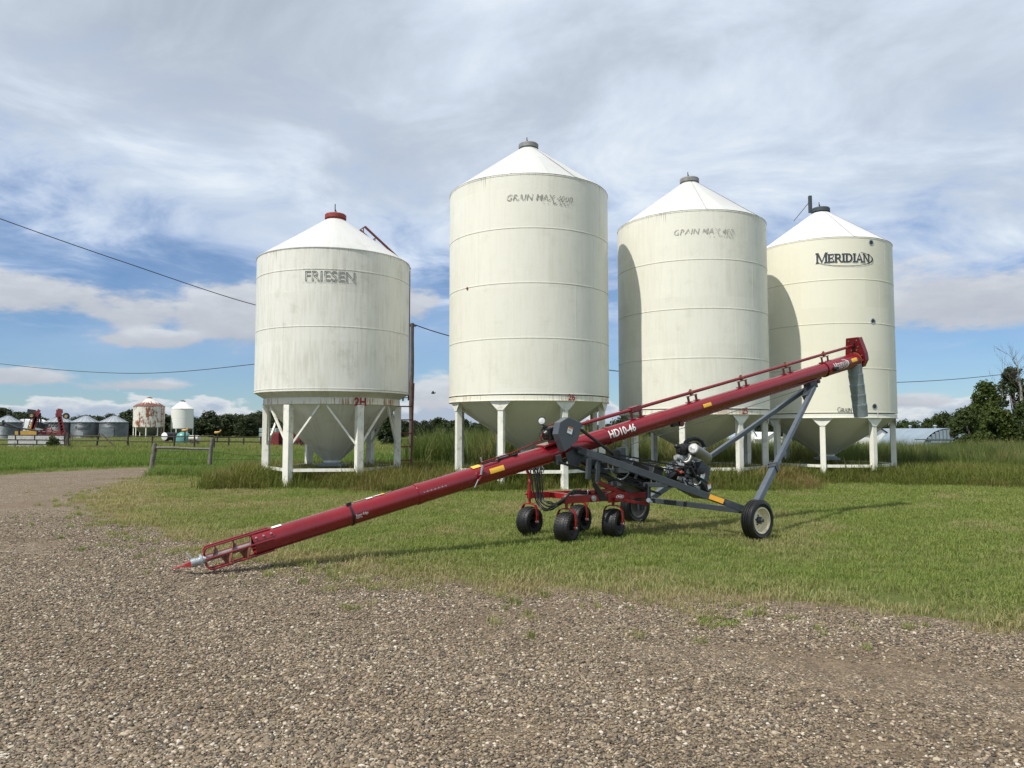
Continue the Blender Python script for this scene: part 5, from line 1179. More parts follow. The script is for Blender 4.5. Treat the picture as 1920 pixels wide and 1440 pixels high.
# tanks in the grass
def tank_h(label, px, py, Y, r_px, len_m, mat, cap, axis, nm='fuel_tank'):
    k = Y / F_PX; r = r_px * k; c_ = pw(px, py, Y); c_.z = max(c_.z, r * .9); t = thing(nm, label, 'tank', (c_.x, c_.y, 0)); ax_ = Vector(axis).normalized()
    m = MB(); m.lathe([(.02, -len_m / 2 - r * .2), (r * .7, -len_m / 2 - r * .12), (r, -len_m / 2), (r, len_m / 2)], 28, c_, ax_); m.build('shell', mat, t, ang=40)
    m = MB(); m.lathe([(r, len_m / 2), (r * .93, len_m / 2 + .01), (r * .6, len_m / 2 + r * .12), (.02, len_m / 2 + r * .2)], 28, c_, ax_); m.build('end', cap, t, ang=40)
    for s_ in (-.3, .3): m = MB(); q = c_ + ax_ * len_m * s_; m.box((q.x, q.y, (c_.z - r * .6) / 2), (.3, .3, max(.05, c_.z - r * .6))); m.build('foot', 'dark_metal', t, smooth=False)
    return t
tank_h('black tank with a round white end beside the teal tank', 320, 818, 78, 7.2, 1.7, 'shed_black', 'tarp_white', (-.35, -1, 0))
k = 74 / F_PX; c_ = pw(344, 817, 74); t = thing('poly_tank', 'teal plastic dome tank in the grass', 'tank', (c_.x, 74, 0)); r = 13 * k
m = MB(); hz = zf(810, 74); m.lathe([(r, 0), (r, hz * .5), (r * .97, hz * .68), (r * .8, hz * .88), (r * .45, hz * .98), (.2, hz)], 32, (c_.x, 74, 0)); m.build('shell', 'teal_poly', t, ang=40)
m = MB(); m.lathe([(.22, hz - .02), (.22, hz + .07), (.02, hz + .1)], 16, (c_.x, 74, 0)); m.build('lid', 'shed_black', t, ang=30)
tank_h('cream plastic tank lying on its side right of the teal tank', 365, 821.5, 72, 5.2, 1.0, 'poly_cream', 'poly_cream', (1, -.25, 0), 'poly_tank')
for px, py, Y, lb_ in ((347, 807, 71, 'yellow spout on a thin post by the teal tank'), (408, 811, 75, 'yellow curved spout standing in front of the trees')):
    c_ = pw(px, py, Y); t = thing('auger_spout', lb_, 'spout', (c_.x, Y, 0)); m = MB(); m.cyl((c_.x, Y, 0), (c_.x, Y, c_.z), .07, n=7); m.build('post', 'shed_black', t)
    m = MB(); m.tube([c_ + Vector((-.28, 0, -.02)), c_ + Vector((.05, 0, 0)), c_ + Vector((.27, 0, .12)), c_ + Vector((.33, 0, .26))], [.13, .12, .08, .07], 9); m.build('chute', 'yellow_paint', t)

# folded cultivator
YC = 76.; cv = thing('folded_cultivator', 'red and yellow cultivator with both wings folded up, wheels in the air', 'cultivator', (pw(75, 830, YC).x, YC, 0))
def seg(pts, r, mat, name, par=None, Y=YC, n=6):
    m = MB(); m.tube([pw(x, y, Y) for x, y in pts], r, n); return m.build(name, mat, par or cv)
def cb(x0, y0, x1, y1, wd_, ht, mat, name, dy=0., par=None):
    m = MB(); m.beam(pw(x0, y0, YC + dy), pw(x1, y1, YC + dy), wd_, ht, (0, 1, 0)); return m.build(name, mat, par or cv, smooth=False)
cb(29, 813, 70, 812.5, .5, .18, 'yellow_paint', 'main_frame'); cb(70, 812, 116, 814, .3, .16, 'red_paint_old', 'main_frame'); cb(57, 812, 59.5, 792, .12, .14, 'yellow_paint', 'mast'); cb(52, 805, 60, 796, .1, .1, 'yellow_paint', 'mast')
for dy in (-.5, .5):
    cb(58, 806, 67, 773, .07, .10, 'red_paint_old', 'wing', dy); cb(63, 808, 72, 777, .07, .10, 'red_paint_old', 'wing', dy)
    cb(114, 813, 106.5, 773, .08, .12, 'red_paint_old', 'wing', dy); cb(122, 812, 113, 774, .08, .12, 'red_paint_old', 'wing', dy)
for k in range(6):
    f = k / 5.; cb(114.5 - 7.5 * f, 811 - 37 * f, 121.5 - 8.5 * f, 807 - 32 * f, .9, .07, 'red_paint_old', 'wing_brace'); cb(58.5 + 8.5 * f, 803 - 29 * f, 63.5 + 8 * f, 806 - 29 * f, .9, .07, 'red_paint_old', 'wing_brace')
for k in range(7):
    f = k / 6.; seg([(60.5 + 8 * f, 803 - 28 * f), (53.5 + 8 * f, 799 - 25 * f), (52 + 7 * f, 803 - 26 * f)], .05, 'shed_black', 'shank'); seg([(116.5 - 8 * f, 809 - 32 * f), (121 - 8 * f, 806 - 32 * f)], .07, 'red_paint_old', 'rung')
cb(52, 770.5, 66, 772.5, .4, .16, 'shed_black', 'wing_tip'); cb(106, 772, 117, 771.3, .4, .14, 'red_paint_old', 'wing_tip'); cb(105, 779, 115, 777.5, .4, .17, 'red_paint_old', 'wing_tip'); cb(66, 773, 72, 779, .4, .3, 'red_paint_old', 'wing_tip')
for (px, py, rp) in ((59.5, 778.5, 5.6), (124, 779.8, 5.6)):
    wh = bpy.data.objects.new('gauge_wheel', None); COL.objects.link(wh); wh.parent = cv; c_ = pw(px, py, YC - .8); r = rp * YC / F_PX; ax_ = Vector((.2, -1, .05)).normalized()
    m = MB(); m.lathe([(r * .55, .12), (r * .9, .13), (r, .07), (r, -.07), (r * .9, -.13), (r * .55, -.12)], 24, c_, ax_); m.build('tyre', 'tyre_far', wh, ang=40)
    m = MB(); m.lathe([(r * .57, .11), (r * .4, .06), (.06, .09), (.01, .09)], 20, c_, ax_); m.build('rim', 'rim_tan', wh, ang=40)
seg([(72, 812), (82, 806), (90, 804), (98, 806), (113, 812)], .06, 'red_paint_old', 'hitch_brace'); seg([(74, 807), (113, 809)], .06, 'red_paint_old', 'hitch_brace')
m = MB(); m.torus(pw(92, 807, YC - .3), (0, 1, 0), .32, .045, 20, 6); m.build('hose_ring', 'red_paint_old', cv)
for x in (36, 48, 64): seg([(x, 812), (x + .6, 800 + (x % 5))], .05, 'yellow_paint', 'frame_post')
for x in (45, 76): seg([(x, 775), (x + 1, 786), (x + 6 if x > 60 else x - 1, 800)], .03, 'shed_black', 'hydraulic_line')
seg([(70, 801), (73, 783), (76, 774)], .06, 'shed_black', 'ladder_frame'); seg([(76, 803), (76, 776)], .06, 'shed_black', 'ladder_frame')
cb(70, 796, 87, 800, .6, .5, 'galv_dark', 'tank_rack', 1.)

# small white dome, red wagon, pale tanks, dark shed
def gable(name, label, px0, px1, Y, y_eave, y_ridge, depth, wall, roof, cat='building', rot=0.):
    a, b2 = pw(px0, 820, Y), pw(px1, 820, Y); t = thing(name, label, cat, ((a.x + b2.x) / 2, Y, gy((a.x + b2.x) / 2, Y))); z0 = gy((a.x + b2.x) / 2, Y); he, hr = zf(y_eave, Y), zf(y_ridge, Y)
    m = MB(); m.prism([(a.x, z0), (b2.x, z0), (b2.x, he), ((a.x + b2.x) / 2, hr), (a.x, he)], (0, Y, 0), (1, 0, 0), (0, 0, 1), depth, (0, 1, 0)); m.build('wall', wall, t, smooth=False)
    mid_ = (a.x + b2.x) / 2; ov = .25
    for sg, e in ((-1, a.x - ov), (1, b2.x + ov)):
        m = MB(); m.add([(mid_, Y - ov, hr + .06), (e, Y - ov, he - .08), (e, Y + depth + ov, he - .08), (mid_, Y + depth + ov, hr + .06), (mid_, Y - ov, hr + .16), (e, Y - ov, he + .02), (e, Y + depth + ov, he + .02), (mid_, Y + depth + ov, hr + .16)],
              [(0, 1, 2, 3), (7, 6, 5, 4), (0, 4, 5, 1), (1, 5, 6, 2), (2, 6, 7, 3), (3, 7, 4, 0)]); m.build('roof', roof, t, smooth=False)
    return t, z0
k = 155 / F_PX; c_ = pw(43, 800, 155); dm = thing('tarp_dome', 'low white tarped dome among the steel bins', 'shed', (c_.x, 155, 0)); m = MB(); w2 = 17.5 * k; hh = zf(785.5, 155)
arch = [(w2 * math.cos(PI * i / 16), hh * (.35 + .65 * math.sin(PI * i / 16)) if 0 < i < 16 else hh * .35) for i in range(17)]
m.prism([(w2, 0)] + arch + [(-w2, 0)], (c_.x, 155, 0), (1, 0, 0), (0, 0, 1), 6, (0, 1, 0)); m.build('cover', 'tarp_white', dm, ang=25)
m = MB(); m.box((c_.x, 154.9, hh * .2), (w2 * 1.7, .1, hh * .4)); m.build('front_wall', 'galv_roof', dm, smooth=False)
YW = 66.; a, b2 = pw(511.5, 812, YW), pw(573, 812, YW); wg = thing('farm_wagon', 'red steel farm wagon box parked beyond the red-lidded bin', 'wagon', ((a.x + b2.x) / 2, YW, 0))
m = MB(); m.box(((a.x + b2.x) / 2, YW + 1, .95), (b2.x - a.x, 2., 1.0)); m.build('box', 'red_paint_old', wg, smooth=False, bevel=.03)
for k in range(7): m = MB(); x = a.x + (b2.x - a.x) * (k + .1) / 6.3; m.box((x, YW - .04, .95), (.09, .07, 1.04)); m.build('rib', 'red_paint_old', wg, smooth=False)
m = MB(); m.box(((a.x + b2.x) / 2, YW - .05, 1.47), (b2.x - a.x + .08, .1, .08)); m.build('rail', 'red_paint_old', wg, smooth=False)
for x in (a.x + .5, b2.x - .5):
    m = MB(); m.lathe([(.01, -.12), (.4, -.12), (.42, 0), (.4, .12), (.22, .12), (.2, .06), (.01, .06)], 20, (x, YW + .1, .42), (0, -1, 0)); m.build('wheel', 'tyre_far', wg, ang=40)
m = MB(); m.box((a.x + .3, YW - .25, .8), (.75, .4, 1.3)); m.build('end_locker', 'red_paint_old', wg, smooth=False, bevel=.04)
YI = 92.
for k, (x0, x1, y0, y1) in enumerate(((485, 501, 802.5, 811), (485, 501, 811.4, 820), (502, 520, 803, 811.2), (502, 520, 811.6, 820))):
    a, b2 = pw(x0, y0, YI), pw(x1, y1, YI); t = thing('bulk_tank', ('pale green caged bulk tank stacked on another, beside the red wagon' if k % 2 == 0 else 'pale green caged bulk tank on the bottom row beside the red wagon'), 'tank', ((a.x + b2.x) / 2, YI, 0), 'pale green bulk tanks')
    z0 = max(0, b2.z) if k % 2 == 0 else 0.; m = MB(); m.box(((a.x + b2.x) / 2, YI + .5, (a.z + z0) / 2), (b2.x - a.x - .06, 1., a.z - z0 - .04)); m.build('shell', 'green_pale', t, smooth=False, bevel=.06)
    m = MB()
    for j in range(4): m.box((a.x + (b2.x - a.x) * (j + .5) / 4, YI - .03, (a.z + z0) / 2), (.035, .03, a.z - z0 - .06))
    m.build('cage', 'galv_roof', t, smooth=False, kind='stuff')
YS = 84.; sh = thing('pole_shed', 'dark open-fronted pole shed behind the red-lidded bin', 'shed', (pw(715, 820, YS).x, YS, 0)); xa, xb = pw(694, 800, YS).x, pw(738, 800, YS).x; h0, h1 = zf(790, YS), zf(800, YS)
m = MB(); m.add([(xa, YS, h1), (xb, YS, h0), (xb, YS + 5, h0 + .2), (xa, YS + 5, h1 + .2), (xa, YS, h1 - .5), (xb, YS, h0 - .5), (xb, YS + 5, h0 - .3), (xa, YS + 5, h1 - .3)], [(0, 1, 2, 3), (7, 6, 5, 4), (0, 4, 5, 1), (1, 5, 6, 2), (2, 6, 7, 3), (3, 7, 4, 0)]); m.build('roof', 'shed_black', sh, smooth=False)
m = MB(); m.box(((xa + xb) / 2, YS + 4.9, h1 / 2), (xb - xa, .1, h1)); m.build('back_wall', 'shed_black', sh, smooth=False)
for x in (xa + .1, (xa + xb) / 2, xb - .1): m = MB(); m.cyl((x, YS + .1, 0), (x, YS + .1, h1 - .3), .09, n=7); m.build('post', 'wood_grey', sh)
cp2 = thing('corral_panel', 'dark corral rails in front of the dark pole shed', 'fence', (pw(715, 826, YS - 4).x, YS - 4, 0))
for z in (.35, .75, 1.15, 1.5): m = MB(); m.cyl((xa - .5, YS - 4, z), (xb + .6, YS - 4, z), .05, n=6); m.build('bar', 'shed_black', cp2)
for f in (0, .33, .66, 1.): m = MB(); x = xa - .5 + (xb - xa + 1.1) * f; m.cyl((x, YS - 4, 0), (x, YS - 4, 1.6), .06, n=6); m.build('upright', 'shed_black', cp2)

# arched steel building and white houses on the right
YQ = 100.; qc = pw(1778, 820, YQ); zq = gy(qc.x, YQ); rq = 3.75; qt = zf(803.5, YQ); hq = qt - zq
qu = thing('quonset_building', 'long arched blue-grey steel building behind the tall grass', 'building', (qc.x, YQ, zq)); bd = Vector((0, 1, 0)); fx = Vector((1, 0, 0)); LQ = 19.
ribs = 32; vs = []; fs = []; NA = 20
for i in range(ribs * 2 + 1):
    o = Vector((qc.x, YQ, zq)) + bd * (LQ * i / (ribs * 2)); l = .05 * (i % 2)
    for j in range(NA + 1): a = PI * j / NA; vs.append(o + fx * ((rq + l) * math.cos(a)) + Z3 * ((hq + l) * math.sin(a) ** .85))
for i in range(ribs * 2):
    for j in range(NA): o = i * (NA + 1) + j; fs.append((o, o + 1, o + NA + 2, o + NA + 1))
m = MB(); m.add(vs, fs); m.build('arch_shell', 'steel_building', qu, ang=60)
for j in range(15):                                     # ribbed end wall
    x = -rq + .25 + j * (2 * rq - .5) / 14; hz = (max(0, 1 - (x / rq) ** 2)) ** .45 * hq - .12; p = Vector((qc.x, YQ, zq)) + fx * x - bd * .05
    m = MB(); m.box(p + Z3 * hz / 2, (.44, .05, hz), fx, bd, Z3); m.build('end_panel', 'steel_building', qu, smooth=False)
    m = MB(); m.box(p + Z3 * hz / 2 + fx * .26 - bd * .03, (.09, .06, hz), fx, bd, Z3); m.build('end_rib', 'steel_building_dark', qu, smooth=False)
dr_ = Vector((qc.x, YQ, zq)) + fx * .2 - bd * .14
for k in range(2):
    m = MB(); m.box(dr_ + fx * (-1.35 + 2.7 * k) + Z3 * 1.25, (2.5, .06, 2.5), fx, bd, Z3); d_ = m.build('door', 'steel_building', qu, smooth=False)
    for z in (.3, .9, 1.5, 2.1): m = MB(); m.box(dr_ + fx * (-1.35 + 2.7 * k) + Z3 * z - bd * .05, (2.5, .05, .16), fx, bd, Z3); m.build('door_rib', 'steel_building_dark', d_, smooth=False)
m = MB(); m.box(dr_ + Z3 * 2.62 - bd * .05, (9.5, .08, .14), fx, bd, Z3); m.build('door_track', 'steel_building_dark', qu, smooth=False)
m = MB(); pz = Vector((qc.x, YQ, zq)) + fx * .55 - bd * .2 + Z3 * (hq - .62)
for a, b2 in (((-.45, -.35), (.45, -.35)), ((-.45, .35), (.45, .35)), ((-.45, 0), (.45, 0)), ((-.45, -.35), (-.45, .35)), ((.45, -.35), (.45, .35)), ((0, -.35), (0, .35))): m.beam(pz + fx * a[0] + Z3 * a[1], pz + fx * b2[0] + Z3 * b2[1], .05, .06)
m.build('gable_window', 'ladder_red', qu, smooth=False)
for f in (.16, .5): m = MB(); o = Vector((qc.x, YQ, zq)) + bd * (LQ * f) + Z3 * hq; m.cyl(o - Z3 * .1, o + Z3 * .35, .16, n=10); m.cyl(o + Z3 * .35, o + Z3 * .5, .3, .12, n=10); m.build('roof_vent', 'galv_roof', qu, ang=30)
gable('white_house', 'small white gabled building seen between the legs of the newer bin', 1434, 1466, 112, 823, 812, 8, 'white_farm', 'tarp_white')
gable('white_house', 'white building with dark roof just left of the arched steel building', 1640, 1664, 112, 813, 804.5, 8, 'white_farm', 'roof_dark')
gable('farm_shed', 'pale shed with blue-grey roof seen behind the bin numbered 25', 1398, 1421, 116, 824, 803, 9, 'white_farm', 'roof_blue')

# utility poles and wires
def pole(label, px, ytop, Y, r, z0=0., cross=False, group=None):
    p = pw(px, ytop, Y); t = thing('utility_pole', label, 'utility pole', (p.x, Y, z0), group); m = MB(); rr = random.Random(int(px)); k = 9
    m.tube([Vector((p.x + rr.uniform(-.02, .02), Y, z0 - .1 + (p.z - z0 + .1) * i / k)) for i in range(k + 1)], [r * (1.15 - .3 * i / k) for i in range(k + 1)], 10); m.build('shaft', 'wood_pole', t, ang=60)
    m = MB(); m.cyl((p.x - r * 1.6, Y, p.z - .12), (p.x + r * 1.6, Y, p.z - .12), .03, n=6); m.ball((p.x + r * 1.7, Y, p.z - .1), .05, 8, 5); m.ball((p.x - r * 1.7, Y, p.z - .1), .05, 8, 5); m.build('insulator', 'dark_metal', t)
    return p
PT = pole('dark wooden utility pole standing behind the ladder of the red-lidded bin', 772.5, 606, 31.5, .088)
pole('grey wooden pole rising in front of the green trees', 1829, 752, 84, .20, gy(pw(1829, 800, 84).x, 84)); pole('thin dark pole beside the newer cream bin', 1670, 789, 96, .16, gy(pw(1670, 800, 96).x, 96))
def wire(label, pts, r):
    P = [pw(*p) for p in pts]; m = MB(); m.tube(spline(P, 10), r, 5); o = m.build('overhead_wire', 'shed_black', None, loc=P[0]); tag(o, label, 'wire')
wire('overhead wire rising steeply to the left from the pole behind the red-lidded bin', [(770, 607.5, 31.5), (640, 598, 31), (480, 572, 30), (240, 494, 28), (0, 410, 26), (-260, 312, 24)], .016)
wire('sagging overhead wire low in the sky left of the red-lidded bin', [(770, 609, 31.5), (640, 651, 37), (475, 683, 45), (240, 700, 55), (0, 682, 64), (-260, 645, 72)], .022)
wire('overhead wire running right behind the tall cream bins to the trees', [(775, 608, 31.5), (840, 629, 32.6), (990, 666, 35), (1142, 694, 38), (1400, 716, 43), (1680, 717, 50), (1880, 702, 56), (2100, 670, 62)], .022)
bd_ = pw(812, 737, 60); m = MB(); m.ball(bd_, .09, 8, 6, (1.9, .8, .8)); m.ball(bd_ + Vector((.17, 0, .03)), .045, 6, 5); 
for sg in (-1, 1): m.add([bd_ + Vector((.08, 0, .02)), bd_ + Vector((-.08, 0, .02)), bd_ + Vector((-.06, .14 * sg, .14)), bd_ + Vector((-.05, .32 * sg, .1)), bd_ + Vector((.05, .16 * sg, .16))], [(0, 1, 2, 4), (4, 2, 3)])
tag(m.build('bird', 'shed_black', None, loc=bd_), 'small dark bird flying between the two left bins', 'bird')


# ------------------------------------------------------------------ trees
def leaf_mat(name, a, b2, c2, trans=.35):
    m, n, b = new_mat(name); oc = n.new('ShaderNodeTexCoord').outputs['Object']
    nz = n.noise(oc, .9, 4, .6); rnd = n.new('ShaderNodeObjectInfo').outputs['Random']
    c = n.mix(n.lin(nz, .35, .65), a, b2); c = n.mix(n.m('MULTIPLY', n.sm(n.noise(oc, 7., 2, .5), .5, .7), .6), c, c2)
    c = n.mix(n.m('MULTIPLY', rnd, .35), c, tuple(k * .6 for k in a)); n.put(b.inputs['Base Color'], c); b.inputs['Roughness'].default_value = .55; b.inputs['Specular IOR Level'].default_value = .25
    tr = n.new('ShaderNodeBsdfTranslucent'); n.put(tr.inputs[0], n.mix(1., c, (1.2, 1.25, .6), 'MULTIPLY')); mx = n.new('ShaderNodeMixShader'); mx.inputs[0].default_value = trans
    out = n.t.nodes['Material Output']; n.t.links.new(b.outputs[0], mx.inputs[1]); n.t.links.new(tr.outputs[0], mx.inputs[2]); n.t.links.new(mx.outputs[0], out.inputs[0]); return m
leaf_mat('leaf_dark', (.022, .034, .012), (.040, .056, .018), (.060, .075, .024), .2)
leaf_mat('leaf_mid', (.035, .055, .015), (.060, .085, .022), (.085, .11, .03), .3)
leaf_mat('leaf_bright', (.045, .072, .014), (.085, .115, .022), (.12, .145, .035), .3)
simple('bark', (.10, .088, .075), .9, var=.35, scale=6, bump=.5, bscale=20); simple('bark_pale', (.34, .32, .29), .8, var=.3, scale=5)
def make_tree(seed, H, Wc, leaf, bark, n_cl=46, n_leaf=62, ls=.17, low=.18, name='tree', label='x', group=None, spread=.15):
    r = random.Random(seed); t = thing(name, label, 'tree', (0, 0, 0), group)
    m = MB(); top = Vector((r.uniform(-.2, .2), r.uniform(-.2, .2), H * .86)); tp_ = [Vector((0, 0, -.1)), Vector((r.uniform(-.1, .1), r.uniform(-.1, .1), H * .3)), Vector((r.uniform(-.2, .2), 0, H * .6)), top]
    m.tube(tp_, [H * .022, H * .017, H * .011, H * .004], 8); cl = []
    for i in range(n_cl):
        a = r.uniform(0, 6.283); f = r.uniform(0, 1); z = H * (low + (1 - low) * f); env = Wc / 2 * (math.sin(PI * min(1, (f * .86 + .12))) ** .6) * (.72 + .4 * math.sin(a * 2 + seed) * .5 + r.uniform(-.18, .2))
        rad = env * math.sqrt(r.uniform(.25, 1)); cl.append((Vector((rad * math.cos(a), rad * math.sin(a), z)), r.uniform(.55, 1.1) * Wc * spread))
    for i in range(0, n_cl, 4):
        c, s = cl[i]; b0 = Vector((0, 0, max(H * .12, c.z * .62))); mid_ = b0.lerp(c, .55) + Vector((0, 0, -.05 * H)); m.tube([b0, mid_, c], [H * .009, H * .006, H * .002], 5)
    m.build('trunk', bark, t, ang=60)
    m = MB()
    for c, s in cl:
        for k in range(n_leaf):
            d = Vector((r.gauss(0, 1), r.gauss(0, 1), r.gauss(0, .8))); d = d.normalized() * s * (r.uniform(.35, 1.) ** .6); p = c + d
            nrm = (d.normalized() + Vector((r.gauss(0, .6), r.gauss(0, .6), r.gauss(.3, .6)))).normalized(); X = nrm.orthogonal().normalized(); Y = nrm.cross(X); a = r.uniform(0, 6.28); X, Y = X * math.cos(a) + Y * math.sin(a), Y * math.cos(a) - X * math.sin(a); q = ls * r.uniform(.6, 1.3)
            m.v += [tuple(p - X * q * .9), tuple(p + Y * q * .55 + nrm * q * .15), tuple(p + X * q), tuple(p - Y * q * .55 + nrm * q * .15)]; o = len(m.v) - 4; m.f.append((o, o + 1, o + 2, o + 3))
    m.build('crown', leaf, t, smooth=False); return t
far_lab = 'dark green tree in the long far treeline beyond the bins'
proto = [make_tree(3 + i, 6.2, 5.4, 'leaf_dark', 'bark', 44, 46, .30, .10, 'broadleaf_tree', far_lab, 'trees of the far treeline', .2) for i in range(4)]
spots = []
rt = random.Random(21)
def tops(px):
    k = [(-80, 772), (0, 768), (40, 777), (90, 784), (150, 784), (225, 774), (260, 770), (300, 776), (360, 781), (400, 778), (440, 783), (470, 773), (520, 772), (600, 776), (700, 780), (760, 792), (830, 786), (860, 784), (900, 790), (1000, 788), (1140, 793), (1200, 786), (1300, 790), (1400, 782), (1480, 785), (1560, 790)]
    for (a, ya), (b2, yb) in zip(k, k[1:]):
        if a <= px <= b2: return ya + (yb - ya) * (px - a) / (b2 - a)
    return 785
x = -70.
while x < 1560:
    spots.append((x + rt.uniform(-5, 5), tops(x) + rt.uniform(-3, 7), rt.uniform(168, 205))); x += rt.uniform(10, 16)
for i in range(60): xx = rt.uniform(-60, 1540); spots.append((xx, tops(xx) + rt.uniform(8, 15), rt.uniform(158, 172)))
first = [True] * 4
def put_tree(o_list, flags, px, ytop, Y, H0, i, rz, wide=1., zb=0.):
    p = pw(px, ytop, Y); h = max(2.2, p.z - zb); s = h / H0
    if flags[i]: o = o_list[i]; flags[i] = False
    else: o = clone(o_list[i], (0, 0, 0))
    o.location = (p.x, Y, zb); o.rotation_euler = (0, 0, rz); o.scale = (s * wide, s * wide, s); return o
for px, yt, Y in spots: put_tree(proto, first, px, yt, Y, 6.2, rt.randrange(4), rt.uniform(0, 6.28), rt.uniform(1.1, 1.65))
# right-hand side, lower ground
mid_lab = 'round-topped green tree behind the arched steel building'
p2 = [make_tree(31 + i, 7.0, 6.0, 'leaf_mid', 'bark', 46, 52, .25, .10, 'broadleaf_tree', mid_lab, 'trees behind the arched building', .19) for i in range(2)]; f2 = [True] * 2
for px, yt, Y in ((1640, 791, 135), (1662, 793, 140), (1692, 789, 138), (1712, 791, 142), (1735, 790, 140), (1752, 784, 136), (1768, 775, 134), (1783, 786, 138), (1800, 777, 130), (1815, 770, 126), (1836, 764, 122), (1700, 797, 128), (1745, 795, 126), (1790, 790, 124), (1600, 792, 140), (1575, 790, 142), (1500, 784, 150), (1530, 788, 148)):
    put_tree(p2, f2, px, yt, Y, 7.0, rt.randrange(2), rt.uniform(0, 6.28), rt.uniform(.9, 1.2), -2.2)
def big(seed, px, yt, Y, Wc_px, leaf, lab, ls=.13, n_cl=60, n_leaf=90, low=.05, spread=.15):
    p = pw(px, yt, Y); zb = gy(p.x, Y); t = make_tree(seed, p.z - zb, Wc_px * Y / F_PX, leaf, 'bark', n_cl, n_leaf, ls, low, 'broadleaf_tree', lab, None, spread); t.location = (p.x, Y, zb); t.rotation_euler = (0, 0, seed * 1.3)
big(51, 1848, 722, 76, 92, 'leaf_bright', 'tall bright green leafy tree behind the grey wooden pole', .16, 80, 100)
big(52, 1898, 694, 72, 76, 'leaf_dark', 'tallest dark tree growing behind the bare dead tree', .15, 75, 85, .05, .16)
big(53, 1812, 775, 70, 62, 'leaf_mid', 'low bushy tree at the right end of the arched steel building', .14, 50, 90, .02)
big(54, 1870, 772, 62, 92, 'leaf_bright', 'wide bright green bush in front of the tall trees', .14, 70, 110, .02, .15)
big(55, 1935, 745, 60, 80, 'leaf_mid', 'leafy tree at the foot of the bare dead tree', .15, 60, 90, .02)
big(56, 1990, 715, 66, 100, 'leaf_dark', 'dark spreading tree right of the bare dead tree', .17, 60, 80, .05)
big(57, 843, 793, 58, 70, 'leaf_dark', 'dark bush rising above the tall grass between the two left bins', .14, 46, 80, .02)
big(58, 735, 782, 70, 58, 'leaf_dark', 'dark bushy tree beside the dark pole shed', .16, 46, 80, .02)
big(59, 1172, 788, 66, 84, 'leaf_dark', 'dark bush seen between the legs of the bins numbered 26 and 25', .15, 46, 80, .02)
big(60, 103, 819, 62.3, 30, 'leaf_mid', 'small dark shrub growing against the pipe gate', .07, 26, 60, .02, .2)
# bare dead tree
dp = pw(1918, 800, 64); dt = thing('dead_tree', 'bare dead tree with pale trunk and fine twigs', 'tree', (dp.x, 64, gy(dp.x, 64))); m = MB(); rd_ = random.Random(8)
tb_ = [Vector((dp.x, 64, gy(dp.x, 64))), pw(1917, 780, 64), pw(1914, 730, 64), pw(1910, 700, 64), pw(1905, 668, 64)]
m.tube(tb_, [.17, .14, .085, .05, .015], 8); m.build('trunk', 'bark_pale', dt, ang=60)
def twig(p, d, L_, r, lev, mbb):
    pts = [p]; q = p.copy(); dd = d.copy()
    for k in range(4): dd = (dd + Vector((rd_.gauss(0, .16), rd_.gauss(0, .16), .05 + rd_.gauss(0, .08)))).normalized(); q = q + dd * (L_ / 4); pts.append(q.copy())
    mbb.tube(pts, [r, r * .8, r * .6, r * .45, r * .25], 5)
    if lev > 0:
        for k in range(4):
            f = rd_.randrange(1, 5); twig(pts[f], (dd + Vector((rd_.uniform(-1, 1), rd_.uniform(-.6, .6), rd_.uniform(-.1, .7))) * .9).normalized(), L_ * rd_.uniform(.4, .65), r * .5, lev - 1, mbb)
for k in range(15):
    f = .3 + .65 * k / 14; i = min(3, int(f * 4)); p = tb_[i].lerp(tb_[i + 1], f * 4 - i); a = k * 2.4; m = MB(); twig(p, Vector((math.cos(a) - .25, math.sin(a) * .6, .75)).normalized(), 2.6 - 1.0 * f, .034 - .016 * f, 2, m); m.build('limb', 'bark', dt, ang=60)


